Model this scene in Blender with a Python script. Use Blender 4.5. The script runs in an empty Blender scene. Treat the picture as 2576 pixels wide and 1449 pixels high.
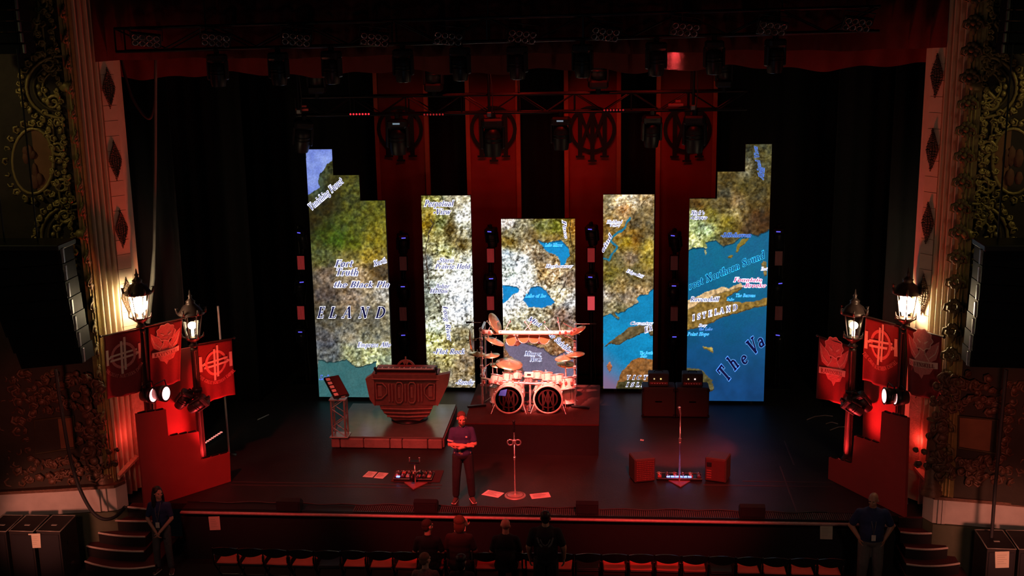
import bpy, bmesh, math, random
import numpy as np
from mathutils import Vector, Matrix
random.seed(7)
SC = bpy.context.scene
COL = SC.collection
PI = math.pi
def srgb(r, g, b):
    return tuple((c / 255 / 12.92) if c / 255 <= .04045 else ((c / 255 + .055) / 1.055) ** 2.4 for c in (r, g, b))

# ------------------------------------------------------------------ camera (solved from the picture's vanishing points)
W_, H_, F_ = 2576, 1449, 3000.0
CC = np.array([W_ / 2, H_ / 2])
_vd = np.array([1510., 13700.])
_d = np.array([_vd[0] - CC[0], _vd[1] - CC[1], F_]); _d /= np.linalg.norm(_d)
_xn = CC[0] + F_ * .084
_yn = CC[1] - (F_ * F_ + (_xn - CC[0]) * (_vd[0] - CC[0])) / (_vd[1] - CC[1])
_n = np.array([_xn - CC[0], _yn - CC[1], F_]); _n /= np.linalg.norm(_n)
RW = np.stack([np.cross(_d, _n), _n, -_d])          # rows: world axes seen from the camera (x right, y down, z forward)
CAM = np.array([1.78, -20.7, 9.22])
cd = bpy.data.cameras.new('camera'); cam = bpy.data.objects.new('camera', cd); COL.objects.link(cam)
cd.sensor_width = 36; cd.lens = F_ / W_ * 36; cd.clip_end = 200
_m = Matrix([[RW[i][0], -RW[i][1], -RW[i][2], CAM[i]] for i in range(3)] + [[0, 0, 0, 1]])
cam.matrix_world = _m
SC.camera = cam
SC.view_settings.view_transform = 'Standard'; SC.view_settings.look = 'None'
SC.view_settings.exposure = 0; SC.view_settings.gamma = 1; SC.view_settings.use_curve_mapping = False
w = bpy.data.worlds.new('dark_house'); SC.world = w; w.use_nodes = True
w.node_tree.nodes['Background'].inputs[0].default_value = (.55, .6, .7, 1)
w.node_tree.nodes['Background'].inputs[1].default_value = .0012

def ray(x, y): return RW @ np.array([x - CC[0], y - CC[1], F_])
def atY(x, y, Y):
    r = ray(x, y); return Vector(CAM + (Y - CAM[1]) / r[1] * r)
def atZ(x, y, Z=0.):
    r = ray(x, y); return Vector(CAM + (Z - CAM[2]) / r[2] * r)
def atP(x, y, p, n):
    r = Vector(ray(x, y)); c = Vector(CAM); n = Vector(n)
    return c + r * ((Vector(p) - c).dot(n) / r.dot(n))
def proj(P):
    v = RW.T @ (np.array(P) - CAM); return CC + F_ * v[:2] / v[2]

# ------------------------------------------------------------------ lights of the place, with added fills
def spot(name, loc, tgt, col, watt, ang, blend=.4, rad=.12):
    l = bpy.data.lights.new(name, 'SPOT'); l.color = col; l.energy = watt; l.spot_size = math.radians(ang); l.spot_blend = blend
    l.shadow_soft_size = rad; o = bpy.data.objects.new(name, l); COL.objects.link(o); o.location = loc
    o.rotation_euler = (Vector(tgt) - Vector(loc)).to_track_quat('-Z', 'Y').to_euler(); return o
def point(name, loc, col, watt, rad=.08):
    l = bpy.data.lights.new(name, 'POINT'); l.color = col; l.energy = watt; l.shadow_soft_size = rad
    o = bpy.data.objects.new(name, l); COL.objects.link(o); o.location = loc; return o
RED = (1, .015, .018); PINK = (1, .10, .09); ORANGE = (1, .09, .03)
# red wash from above: stage spots, plus added fills for valance and front row
spot('drum_key_light', (-1.2, -.45, 8.35), (.05, 4.6, 1.6), (1, .27, .22), 19000, 15, .5, .15)
spot('drum_key_light_b', (1.6, -.45, 8.35), (.2, 4.7, 1.5), (1, .10, .08), 10000, 16, .5, .15)
spot('front_wash_light_a', (-3.4, -9, 10.5), (-1.2, 1.9, 0), (1, .05, .045), 10000, 21, .8, .3)
spot('centre_special_light', (-1.4, -6, 9.8), (-.62, 1.0, .9), (1, .09, .08), 3400, 10, .6, .15)
spot('front_wash_light_b', (3.4, -9, 10.5), (2.4, 2.1, 0), (1, .05, .045), 10000, 24, .8, .3)
spot('front_wash_light_c', (-6, -9, 10.5), (-5.0, 2.0, 0), (1, .05, .045), 4200, 20, .8, .3)
spot('keyboard_wash_light', (-3.4, -.45, 8.35), (-3.1, 4.4, .9), (1, .06, .05), 950, 20, .6, .2)
spot('guitar_pool_light', (3.0, 2.9, 9.0), (3.2, 3.9, 0), (1, .04, .04), 7000, 17, .3, .1)
for i, (x, k) in enumerate(((-2.65, .45), (-.62, 1.), (1.55, 1.), (3.6, .55))):
    spot('drape_wash_light', (x * .75, 5.2, 9.4), (x, 9, 4.2), (1, .03, .015), 165 * k, 62, .9, .2)
for i, (x, k) in enumerate(((-5.5, .35), (-2.6, .5), (.3, .45), (2.9, 1.0), (4.9, .5))):
    spot('valance_fill_light', (x, -2.4, 7.6), (x, .8, 9.1), (1, .03, .015), 13 * k, 42, .9, .2)  # added spots hanging clear of any truss, to redden the valance
spot('front_row_fill', (0, -2.5, 10.5), (0, -1.0, -.5), (1, .06, .05), 300, 80, .9, .4)  # one wide spot added to redden the front seats
# unseen fills added for frame, plinth, carving and guards, standing in for house light
for s in (-1, 1):
    spot('gilding_fill_light', (s * 11.2, -4.5, 10.5), (s * 8.5, 0, 6.8), (1, .80, .34), 210, 52, .9, .3)
    spot('plinth_fill_light', (s * 8.6, -4.6, .9), (s * 8.7, -.1, .0), (1, .28, .19), 430, 34, .8, .25)
    spot('carving_fill_light', (s * 7.6, -5, 3.0), (s * 8.8, 0, 2.0), (1, .11, .07), 130, 34, .9, .3)
    point('guard_fill_light', (s * 7.2, -6.0, 3.0), (1, .55, .40), 70, .3)  # unseen point lamps added to lighten the guards
point('house_cool_light', (0, -9, 7.5), (.6, .8, 1), 26, .5)  # weak cool point light high over the auditorium

# ------------------------------------------------------------------ materials
MATS = {}
def mat(name, col, rough=.6, metal=0., noise=.18, scale=9., bump=0., emit=0., spec=.4, coat=0., ecol=None, trans=0., bscale=None):
    if name in MATS: return MATS[name]
    m = bpy.data.materials.new(name); m.use_nodes = True; nt = m.node_tree; b = nt.nodes['Principled BSDF']
    col = tuple(col[:3])
    b.inputs['Roughness'].default_value = rough; b.inputs['Metallic'].default_value = metal
    b.inputs['Specular IOR Level'].default_value = spec; b.inputs['Coat Weight'].default_value = coat
    if trans: b.inputs['Transmission Weight'].default_value = trans
    tc = nt.nodes.new('ShaderNodeTexCoord'); nz = nt.nodes.new('ShaderNodeTexNoise')
    nz.inputs['Scale'].default_value = scale; nz.inputs['Detail'].default_value = 4
    nt.links.new(tc.outputs['Object'], nz.inputs['Vector'])
    mx = nt.nodes.new('ShaderNodeMix'); mx.data_type = 'RGBA'
    mx.inputs[6].default_value = (*[c * (1 - noise) for c in col], 1); mx.inputs[7].default_value = (*[min(1, c * (1 + noise)) for c in col], 1)
    nt.links.new(nz.outputs['Fac'], mx.inputs[0]); nt.links.new(mx.outputs[2], b.inputs['Base Color'])
    if bump:
        bp = nt.nodes.new('ShaderNodeBump'); bp.inputs['Strength'].default_value = bump; bp.inputs['Distance'].default_value = .02
        n2 = nt.nodes.new('ShaderNodeTexNoise'); n2.inputs['Scale'].default_value = bscale or scale * 3; n2.inputs['Detail'].default_value = 5
        nt.links.new(tc.outputs['Object'], n2.inputs['Vector'])
        nt.links.new(n2.outputs['Fac'], bp.inputs['Height']); nt.links.new(bp.outputs[0], b.inputs['Normal'])
    if emit:
        b.inputs['Emission Color'].default_value = (*(ecol or col), 1); b.inputs['Emission Strength'].default_value = emit
    MATS[name] = m; return m
BLACK = mat('black_paint', (.012, .012, .014), .55)
BLACKM = mat('black_metal', (.02, .02, .022), .35, .6)
SATIN = mat('black_plastic', (.015, .015, .018), .4)
FLOORM = mat('stage_floor_black', (.024, .021, .021), .46, noise=.45, scale=1.7, bump=.14, bscale=26, spec=.3)
HOUSE = mat('house_carpet', (.012, .008, .008), .9, noise=.3, scale=20)
DRAPEB = mat('black_drape', (.006, .006, .007), .95, noise=.3, scale=6)
VELVET = mat('red_velvet', (.05, .006, .005), .9, noise=.35, scale=7)
VELVETD = mat('dark_red_velvet', (.11, .014, .012), .9, noise=.35, scale=5)
DRAPER = mat('red_drape_cloth', (.30, .022, .014), .85, noise=.25, scale=3)
IVORY = mat('ivory_plaster', (.62, .50, .33), .6, noise=.15, scale=5, bump=.15)
STRIPM = mat('ivory_panel', (.74, .58, .42), .55, noise=.12, scale=5, bump=.1)
GOLD = mat('old_gold', (.34, .25, .085), .45, .35, noise=.4, scale=9, bump=.3)
GOLDD = mat('tarnished_gold', (.085, .062, .028), .55, .3, noise=.4, scale=9, bump=.4)
BROWNP = mat('painted_panel', (.22, .095, .04), .7, noise=.45, scale=3)
MARBLE = mat('pale_marble', (.55, .50, .44), .4, noise=.3, scale=3)
MOSAIC = mat('carved_plaster', (.55, .34, .22), .6, noise=.4, scale=14, bump=.6)
FLATM = mat('red_painted_flat', (.43, .046, .044), .75, noise=.12, scale=4, bump=.05)
CLOTHR = mat('banner_cloth', (.24, .02, .024), .85, noise=.2, scale=30)
PRINTR = mat('banner_print', (.95, .62, .50), .8, noise=.2, scale=25)
PRINTD = mat('banner_print_dark', (.72, .22, .20), .8, noise=.35, scale=40)
STEEL = mat('galvanised_steel', (.35, .35, .36), .35, .9)
CHROME = mat('chrome', (.8, .8, .8), .26, .85, noise=.03)
PAPER = mat('white_paper', (.75, .74, .70), .8, noise=.05)
SKIN = mat('skin', (.55, .30, .21), .55, noise=.08, scale=18)
WOODR = mat('dark_red_prop', (.23, .10, .09), .5, noise=.35, scale=14, bump=.25)
WOODL = mat('prop_inlay', (.34, .17, .15), .5, noise=.3, scale=14, bump=.2)
STONE = mat('stone_block', (.26, .17, .16), .8, noise=.35, scale=7, bump=.5)
CARPET = mat('riser_carpet', (.062, .014, .011), .95, noise=.45, scale=5, bump=.5, bscale=90)

# ------------------------------------------------------------------ mesh builder
class MB:
    def __init__(s): s.v = []; s.f = []; s.mi = []; s.cur = 0; s.sm = []
    def add(s, vs, fs, smooth=False):
        b = len(s.v); s.v += [tuple(p) for p in vs]
        for f in fs: s.f.append([i + b for i in f]); s.mi.append(s.cur); s.sm.append(smooth)
        return s
    def box(s, c, d, rz=0., M=None):
        x, y, z = d[0] / 2, d[1] / 2, d[2] / 2
        vs = [Vector(p) for p in ((-x, -y, -z), (x, -y, -z), (x, y, -z), (-x, y, -z), (-x, -y, z), (x, -y, z), (x, y, z), (-x, y, z))]
        R = M if M is not None else Matrix.Rotation(rz, 3, 'Z')
        return s.add([R @ p + Vector(c) for p in vs], [(0, 3, 2, 1), (4, 5, 6, 7), (0, 1, 5, 4), (1, 2, 6, 5), (2, 3, 7, 6), (3, 0, 4, 7)])
    def bbox(s, c, d, r=.02, rz=0., M=None):
        """box with chamfered edges"""
        x, y, z = d[0] / 2, d[1] / 2, d[2] / 2; r = min(r, x * .9, y * .9, z * .9)
        bm = bmesh.new(); bmesh.ops.create_cube(bm, size=2)
        for v in bm.verts: v.co = Vector((v.co.x * x, v.co.y * y, v.co.z * z))
        bmesh.ops.bevel(bm, geom=bm.edges[:], offset=r, segments=1, affect='EDGES', profile=.5)
        R = M if M is not None else Matrix.Rotation(rz, 3, 'Z')
        bm.verts.index_update(); vs = [R @ v.co + Vector(c) for v in bm.verts]; fs = [[v.index for v in f.verts] for f in bm.faces]
        bm.free(); return s.add(vs, fs)
    def rod(s, a, b, r, r2=None, n=8, cap=True):
        a, b = Vector(a), Vector(b); r2 = r if r2 is None else r2; d = (b - a)
        if d.length < 1e-6: return s
        q = d.to_track_quat('Z', 'Y').to_matrix(); vs = []
        for p, k in ((a, r), (b, r2)):
            for i in range(n):
                t = 2 * PI * i / n; vs.append(p + q @ Vector((math.cos(t) * k, math.sin(t) * k, 0)))
        fs = [(i, (i + 1) % n, n + (i + 1) % n, n + i) for i in range(n)]
        s.add(vs, fs, n > 6)
        if cap: s.add([vs[i] for i in range(n)], [list(range(n))[::-1]]); s.add([vs[n + i] for i in range(n)], [list(range(n))])
        return s
    def tube(s, pts, r, n=6, closed=False):
        pts = [Vector(p) for p in pts]; m = len(pts); rr = r if isinstance(r, (list, tuple)) else [r] * m; vs = []
        up = Vector((0, 0, 1))
        prev = None
        for i, p in enumerate(pts):
            a = pts[(i - 1) % m] if (closed or i) else p; b = pts[(i + 1) % m] if (closed or i < m - 1) else p
            t = (b - a).normalized() if (b - a).length > 1e-9 else Vector((0, 0, 1))
            if prev is None: x = t.orthogonal().normalized()
            else:
                x = prev - t * prev.dot(t); x = x.normalized() if x.length > 1e-6 else t.orthogonal().normalized()
            prev = x; y = t.cross(x)
            for k in range(n):
                an = 2 * PI * k / n; vs.append(p + (x * math.cos(an) + y * math.sin(an)) * rr[i])
        fs = []
        for i in range(m if closed else m - 1):
            j = (i + 1) % m
            for k in range(n): fs.append((i * n + k, i * n + (k + 1) % n, j * n + (k + 1) % n, j * n + k))
        s.add(vs, fs, True)
        if not closed: s.add(vs[:n], [list(range(n))[::-1]]); s.add(vs[-n:], [list(range(n))])
        return s
    def lathe(s, prof, c=(0, 0, 0), n=16, M=None, smooth=True):
        """prof: list of (r, z); around z, then M, then moved to c"""
        ring = len(prof) == 4 and prof[0][0] == prof[3][0] and prof[1][0] == prof[2][0]
        if ring: prof = list(prof) + [prof[0]]
        vs = []; R = M if M is not None else Matrix.Identity(3)
        for r, z in prof:
            for i in range(n):
                t = 2 * PI * i / n; vs.append(R @ Vector((math.cos(t) * r, math.sin(t) * r, z)) + Vector(c))
        fs = []
        for j in range(len(prof) - 1):
            for i in range(n): fs.append((j * n + i, j * n + (i + 1) % n, (j + 1) * n + (i + 1) % n, (j + 1) * n + i))
        s.add(vs, fs, smooth)
        if ring: return s
        if prof[0][0] > 1e-4: s.add(vs[:n], [list(range(n))[::-1]])
        if prof[-1][0] > 1e-4: s.add(vs[-n:], [list(range(n))])
        return s
    def ball(s, c, r, n=8, m=6, M=None):
        r = (r, r, r) if not isinstance(r, (tuple, list)) else r; R = M if M is not None else Matrix.Identity(3)
        vs = []; fs = []
        for j in range(m + 1):
            a = -PI / 2 + PI * j / m
            for i in range(n):
                t = 2 * PI * i / n
                vs.append(R @ Vector((math.cos(a) * math.cos(t) * r[0], math.cos(a) * math.sin(t) * r[1], math.sin(a) * r[2])) + Vector(c))
        for j in range(m):
            for i in range(n): fs.append((j * n + i, j * n + (i + 1) % n, (j + 1) * n + (i + 1) % n, (j + 1) * n + i))
        return s.add(vs, fs, True)
    def prism(s, poly, off):
        """poly: 3D points (planar), extruded by the vector off"""
        p = [Vector(q) for q in poly]; n = len(p); o = Vector(off)
        return s.add(p + [q + o for q in p], [list(range(n)), list(range(2 * n - 1, n - 1, -1))] + [(i, n + i, n + (i + 1) % n, (i + 1) % n) for i in range(n)])
    def sweepz(s, prof, z0, z1):
        """open plan profile (x, y) extruded upwards"""
        n = len(prof)
        return s.add([(x, y, z0) for x, y in prof] + [(x, y, z1) for x, y in prof], [(i, i + 1, n + i + 1, n + i) for i in range(n - 1)])
def mesh_of(name, mb, mats, org=(0, 0, 0)):
    me = bpy.data.meshes.new(name); o = Vector(org)
    me.from_pydata([Vector(p) - o for p in mb.v], [], mb.f)
    mats = mats if isinstance(mats, (list, tuple)) else [mats]
    for m in mats: me.materials.append(m)
    if len(mats) > 1: me.polygons.foreach_set('material_index', mb.mi)
    me.polygons.foreach_set('use_smooth', mb.sm); me.update()
    return me
def obj(name, mb, mats, parent=None):
    org = parent.get('_o', (0, 0, 0)) if parent is not None else (0, 0, 0)
    o = bpy.data.objects.new(name, mesh_of(name, mb, mats, org)); COL.objects.link(o)
    if parent is not None: o.parent = parent; o['_o'] = tuple(org)
    return o
def tag(o, label, cat, group=None, kind=None):
    o['label'] = label; o['category'] = cat
    if group: o['group'] = group
    if kind: o['kind'] = kind
    return o
def thing(name, label, cat, loc=(0, 0, 0), group=None):
    o = bpy.data.objects.new(name, None); COL.objects.link(o); o.location = loc; o['_o'] = tuple(loc); o.empty_display_size = .1
    return tag(o, label, cat, group)
def struct(name, mb, mats, label=None):
    o = obj(name, mb, mats); o['kind'] = 'structure'
    if label: o['label'] = label
    return o
def dup(root, loc=None, rot=None, label=None, group=None, scale=None):
    r = root.copy(); COL.objects.link(r)
    if loc is not None: r.location = loc
    if rot is not None: r.rotation_euler = rot
    if scale is not None: r.scale = scale if isinstance(scale, (tuple, list)) else (scale,) * 3
    if label: r['label'] = label
    if group: r['group'] = group
    for ch in list(root.children):
        c = ch.copy(); COL.objects.link(c); c.parent = r
        for g in ch.children: d = g.copy(); COL.objects.link(d); d.parent = c
    return r
def piece(src, loc, rot=None, scale=None, parent=None):
    """another object sharing src's mesh (a repeated small part)"""
    o = src.copy(); COL.objects.link(o); o.parent = parent if parent is not None else src.parent
    org = Vector(o.parent.get('_o', (0, 0, 0))) if o.parent else Vector((0, 0, 0))
    o.location = Vector(loc) - org
    if rot is not None: o.rotation_euler = rot
    if scale is not None: o.scale = scale if isinstance(scale, (tuple, list)) else (scale,) * 3
    return o
def smooth(pts, n=6):
    P = [Vector(p) for p in pts]; out = []
    for i in range(len(P) - 1):
        a, b, c, d = P[max(i - 1, 0)], P[i], P[i + 1], P[min(i + 2, len(P) - 1)]
        for k in range(n):
            t_ = k / n; out.append(.5 * (b * 2 + (c - a) * t_ + (a * 2 - b * 5 + c * 4 - d) * t_ ** 2 + (b * 3 - a - c * 3 + d) * t_ ** 3))
    return out + [P[-1]]
ORD = 'first second third fourth fifth sixth seventh eighth ninth tenth eleventh twelfth thirteenth fourteenth fifteenth sixteenth seventeenth eighteenth nineteenth twentieth twenty-first twenty-second twenty-third twenty-fourth'.split()

# ------------------------------------------------------------------ flat drawing: strokes and a roman stroke alphabet
class Draw:
    """2D strokes mapped to 3D by fn(x, y); used for flat print"""
    def __init__(s, fn, lift=None): s.fn = fn; s.mb = MB(); s.lift = Vector(lift or (0, 0, 0)); s.n = 0
    def poly(s, pts): s.mb.add([s.fn(*p) + s.lift * s.n for p in pts], [list(range(len(pts)))]); return s
    def fine(s, pts, cuts=4):
        bm = bmesh.new(); f = bm.faces.new([bm.verts.new((x, y, 0)) for x, y in pts]); bmesh.ops.triangulate(bm, faces=[f])
        bmesh.ops.subdivide_edges(bm, edges=bm.edges[:], cuts=cuts, use_grid_fill=True); bm.verts.index_update()
        s.mb.add([s.fn(v.co.x, v.co.y) for v in bm.verts], [[v.index for v in q.verts] for q in bm.faces]); bm.free(); return s
    def line(s, x0, y0, x1, y1, w, ext=0.):
        s.n += 1; dx, dy = x1 - x0, y1 - y0; L = math.hypot(dx, dy) or 1; dx /= L; dy /= L; h = w / 2
        x0 -= dx * ext; y0 -= dy * ext; x1 += dx * ext; y1 += dy * ext
        n = max(1, int(L / (w * 4 + 1e-6)))
        n = min(n, 6)
        for k in range(n):
            a, b = k / n, (k + 1) / n
            ax, ay, bx, by = x0 + (x1 - x0) * a, y0 + (y1 - y0) * a, x0 + (x1 - x0) * b, y0 + (y1 - y0) * b
            s.poly([(ax - dy * h, ay + dx * h), (ax + dy * h, ay - dx * h), (bx + dy * h, by - dx * h), (bx - dy * h, by + dx * h)])
        return s
    def path(s, pts, w):
        for a, b in zip(pts[:-1], pts[1:]): s.line(*a, *b, w, w * .25)
        return s
    def arc(s, cx, cy, rx, ry, a0, a1, w0, w1, n=None):
        s.n += 1; n = n or max(4, int(abs(a1 - a0) / 22)); P = []
        for k in range(n + 1):
            a = math.radians(a0 + (a1 - a0) * k / n); c, q = math.cos(a), math.sin(a)
            w = w1 + (w0 - w1) * abs(c); nx, ny = c / max(rx, 1e-3), q / max(ry, 1e-3); L = math.hypot(nx, ny); nx /= L; ny /= L
            P.append(((cx + rx * c - nx * w / 2, cy + ry * q - ny * w / 2), (cx + rx * c + nx * w / 2, cy + ry * q + ny * w / 2)))
        for a, b in zip(P[:-1], P[1:]): s.poly([a[0], a[1], b[1], b[0]])
        return s
T, t = .155, .062
def _S(x, y, h=.13): return ('l', x - h, y, x + h, y, t)
def _stem(x=.18, y1=1., w=T): return [('l', x, 0, x, y1, w), _S(x, .03), _S(x, y1 - .03)]
G = {
 'A': (.80, [('l', .08, 0, .4, 1, t), ('l', .4, 1, .70, 0, T), ('l', .22, .34, .58, .34, t), _S(.08, .03, .11), _S(.70, .03)]),
 'B': (.66, _stem() + [('a', .28, .75, .24, .22, -90, 90, .13, t), ('a', .3, .27, .29, .24, -90, 90, .14, t)]),
 'C': (.74, [('a', .42, .5, .35, .47, 45, 315, T, t), ('l', .68, .68, .68, .95, t)]),
 'D': (.82, _stem() + [('a', .3, .5, .42, .47, -90, 90, T, t), ('l', .18, .03, .3, .03, t), ('l', .18, .97, .3, .97, t)]),
 'E': (.66, _stem() + [('l', .18, .03, .6, .03, t), ('l', .18, .97, .58, .97, t), ('l', .18, .52, .45, .52, t), ('l', .59, 0, .61, .24, t), ('l', .57, .76, .57, 1, t), ('l', .45, .42, .45, .62, t)]),
 'F': (.62, _stem() + [('l', .18, .97, .58, .97, t), ('l', .18, .52, .45, .52, t), ('l', .57, .76, .57, 1, t), ('l', .45, .42, .45, .62, t)]),
 'G': (.80, [('a', .42, .5, .35, .47, 45, 320, T, t), ('l', .68, .68, .68, .95, t), ('l', .68, .06, .68, .42, .13), _S(.68, .43, .11)]),
 'H': (.86, _stem() + _stem(.68) + [('l', .18, .52, .68, .52, t)]),
 'I': (.36, _stem()), 'K': (.76, _stem() + [('l', .2, .45, .6, .97, t), ('l', .32, .58, .66, .03, .13), _S(.6, .97, .1), _S(.66, .03, .1)]),
 'L': (.62, _stem() + [('l', .18, .03, .58, .03, t), ('l', .57, 0, .60, .26, t)]),
 'M': (.98, [('l', .14, 0, .14, 1, t), ('l', .16, 1, .48, .05, T), ('l', .48, .05, .8, 1, t), ('l', .82, 0, .82, 1, T), _S(.14, .03, .11), _S(.82, .03), _S(.12, .97, .1), _S(.84, .97, .1)]),
 'N': (.84, [('l', .14, 0, .14, 1, t), ('l', .14, 1, .68, 0, T), ('l', .68, 0, .68, 1, t), _S(.14, .03, .11), _S(.68, .97, .11), _S(.1, .97, .1)]),
 'O': (.84, [('a', .42, .5, .34, .47, 0, 360, T, t)]),
 'P': (.64, _stem() + [('a', .28, .73, .27, .24, -90, 90, .14, t)]),
 'R': (.72, _stem() + [('a', .28, .73, .25, .24, -90, 90, .14, t), ('l', .32, .5, .62, .03, .13), _S(.64, .03, .1)]),
 'S': (.58, [('a', .28, .74, .19, .23, 20, 260, .12, t), ('l', .14, .64, .42, .36, .13), ('a', .28, .26, .21, .24, -150, 70, .12, t), ('l', .47, .74, .47, .96, t), ('l', .08, .04, .08, .28, t)]),
 'T': (.72, [('l', .35, 0, .35, 1, T), ('l', .03, .97, .67, .97, t), ('l', .05, .74, .05, 1, t), ('l', .65, .74, .65, 1, t), _S(.35, .03)]),
 'V': (.76, [('l', .1, 1, .38, 0, T), ('l', .38, 0, .66, 1, t), _S(.1, .97), _S(.65, .97, .11)]),
 'a': (.54, [('l', .4, 0, .4, .45, .12), ('a', .24, .46, .16, .16, 0, 160, .1, t), ('a', .23, .19, .16, .17, 0, 360, .1, t)]),
 'b': (.58, [('l', .14, 0, .14, 1, .12), ('a', .3, .31, .21, .29, -140, 140, .12, t), _S(.1, .97, .08)]),
 'c': (.48, [('a', .27, .31, .21, .29, 50, 310, .12, t)]),
 'd': (.60, [('l', .44, 0, .44, 1, .12), ('a', .26, .31, .2, .29, 40, 320, .12, t), _S(.4, .97, .08)]),
 'e': (.52, [('a', .27, .31, .21, .29, 5, 318, .12, t), ('l', .08, .35, .46, .35, t)]),
 'f': (.36, [('l', .16, 0, .16, .8, .12), ('a', .29, .8, .13, .16, 30, 180, .1, t), ('l', .02, .6, .34, .6, t), _S(.16, .03, .12)]),
 'g': (.54, [('a', .25, .4, .18, .2, 0, 360, .1, t), ('a', .25, -.1, .21, .17, 0, 360, .09, t), ('l', .38, .56, .5, .6, t)]),
 'h': (.62, [('l', .14, 0, .14, 1, .12), ('a', .3, .42, .16, .17, 0, 165, .1, t), ('l', .46, 0, .46, .44, .12), _S(.14, .03, .11), _S(.46, .03, .11), _S(.1, .97, .08)]),
 'i': (.30, [('l', .14, 0, .14, .62, .12), ('l', .14, .8, .14, .93, .13), _S(.14, .03, .11)]),
 'k': (.58, [('l', .14, 0, .14, 1, .12), ('l', .16, .26, .44, .6, t), ('l', .22, .36, .5, .03, .11), _S(.14, .03, .11), _S(.1, .97, .08)]),
 'l': (.30, [('l', .14, 0, .14, 1, .12), _S(.14, .03, .11), _S(.1, .97, .08)]),
 'm': (.88, [('l', .14, 0, .14, .62, .12), ('a', .28, .42, .14, .17, 0, 165, .1, t), ('l', .42, 0, .42, .44, .12), ('a', .57, .42, .14, .17, 0, 165, .1, t), ('l', .71, 0, .71, .44, .12), _S(.14, .03, .1), _S(.42, .03, .1), _S(.71, .03, .1)]),
 'n': (.62, [('l', .14, 0, .14, .62, .12), ('a', .3, .42, .16, .17, 0, 165, .1, t), ('l', .46, 0, .46, .44, .12), _S(.14, .03, .11), _S(.46, .03, .11)]),
 'o': (.56, [('a', .28, .31, .21, .29, 0, 360, .12, t)]),
 'p': (.58, [('l', .14, -.32, .14, .62, .12), ('a', .3, .31, .21, .29, -140, 140, .12, t), _S(.14, -.3, .11)]),
 'r': (.44, [('l', .14, 0, .14, .62, .12), ('a', .3, .44, .15, .15, 40, 160, .1, t), _S(.14, .03, .11)]),
 's': (.44, [('a', .21, .45, .13, .15, 20, 250, .09, t), ('l', .12, .4, .32, .24, .09), ('a', .21, .16, .15, .15, -150, 60, .09, t)]),
 't': (.36, [('l', .16, .1, .16, .86, .12), ('l', .02, .6, .34, .6, t), ('a', .27, .14, .11, .11, 180, 330, .1, t)]),
 'u': (.62, [('l', .14, .2, .14, .62, .12), ('a', .3, .2, .16, .17, 180, 345, .1, t), ('l', .46, 0, .46, .62, .12), _S(.1, .6, .08), _S(.42, .6, .08)]),
 'v': (.52, [('l', .06, .62, .26, 0, .12), ('l', .26, 0, .46, .62, t), _S(.06, .6, .1), _S(.46, .6, .08)]),
 'w': (.78, [('l', .06, .62, .22, 0, .12), ('l', .22, 0, .38, .62, t), ('l', .38, .62, .54, 0, .12), ('l', .54, 0, .7, .62, t)]),
 'y': (.54, [('l', .06, .62, .28, .02, .12), ('l', .46, .62, .18, -.3, t), _S(.06, .6, .1), _S(.46, .6, .08)]),
 "'": (.2, [('l', .1, .75, .1, .98, .1)]), '.': (.3, [('l', .12, .2, .12, .38, .18)]), ' ': (.34, []),
}
def glyphs(D, text, place, grow=0., space=.06, shear=.28):
    """draw text with D; place(x, y) maps glyph units to D's plane; returns the width"""
    keep = D.fn; x0 = 0.
    for ch in text:
        w_, pr = G.get(ch, G['o'])
        def f(x, y, x0=x0): return keep(*place(x0 + x + shear * y, y))
        D.fn = f
        for p in pr:
            if p[0] == 'l': D.line(p[1], p[2], p[3], p[4], p[5] + 2 * grow, grow)
            else: D.arc(p[1], p[2], p[3], p[4], p[5] - grow * 60, p[6] + grow * 60, p[7] + 2 * grow, p[8] + 2 * grow)
        x0 += w_ + space
    D.fn = keep; return x0
def emblem(D, cx, cy, r, w=.13):
    """ring with three pillars and crossing strokes"""
    D.arc(cx, cy, r, r, 0, 360, w * r * 1.3, w * r, 28)
    for dx, b in ((-.56, -1.25), (0, -1.45), (.56, -1.25)):
        D.line(cx + dx * r, cy + .8 * r, cx + dx * r, cy + b * r, w * 1.5 * r); D.line(cx + (dx - .2) * r, cy + b * r, cx + (dx + .2) * r, cy + b * r, w * .7 * r)
        D.line(cx + (dx - .16) * r, cy + .82 * r, cx + (dx + .16) * r, cy + .82 * r, w * .7 * r)
    for a, b in (((-.56, .8), (0, -.7)), ((.56, .8), (0, -.7)), ((0, .8), (-.5, -.75)), ((0, .8), (.5, -.75))):
        D.line(cx + a[0] * r, cy + a[1] * r, cx + b[0] * r, cy + b[1] * r, w * r)

# ================================================================== THE SETTING
ZH = -.98                                                      # auditorium floor; the stage floor is z = 0
struct('floor', MB().box((0, 6.2, -.06), (22, 11.6, .12)), FLOORM, 'black stage floor with a dull shine')
struct('floor_house', MB().box((0, -6, ZH - .05), (30, 14, .1)), HOUSE, 'dark auditorium floor in front of the stage')
struct('wall_stage_front', MB().box((.25, .12, ZH / 2 - .06), (13.4, .2, -ZH - .12)), BLACK, 'black face of the stage apron')
struct('wall_back', MB().box((0, 10.6, 5.5), (22, .1, 11)), DRAPEB, 'black rear wall of the stage')
struct('wall_stage_left', MB().box((-10.2, 6.0, 5.5), (.1, 9, 11)), DRAPEB, 'black wing wall on the left of the stage')
struct('wall_stage_right', MB().box((10.2, 6.0, 5.5), (.1, 9, 11)), DRAPEB, 'black wing wall on the right of the stage')
struct('ceiling', MB().box((0, 5.5, 11.6), (22, 11, .1)), DRAPEB, 'black ceiling of the fly loft')
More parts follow.
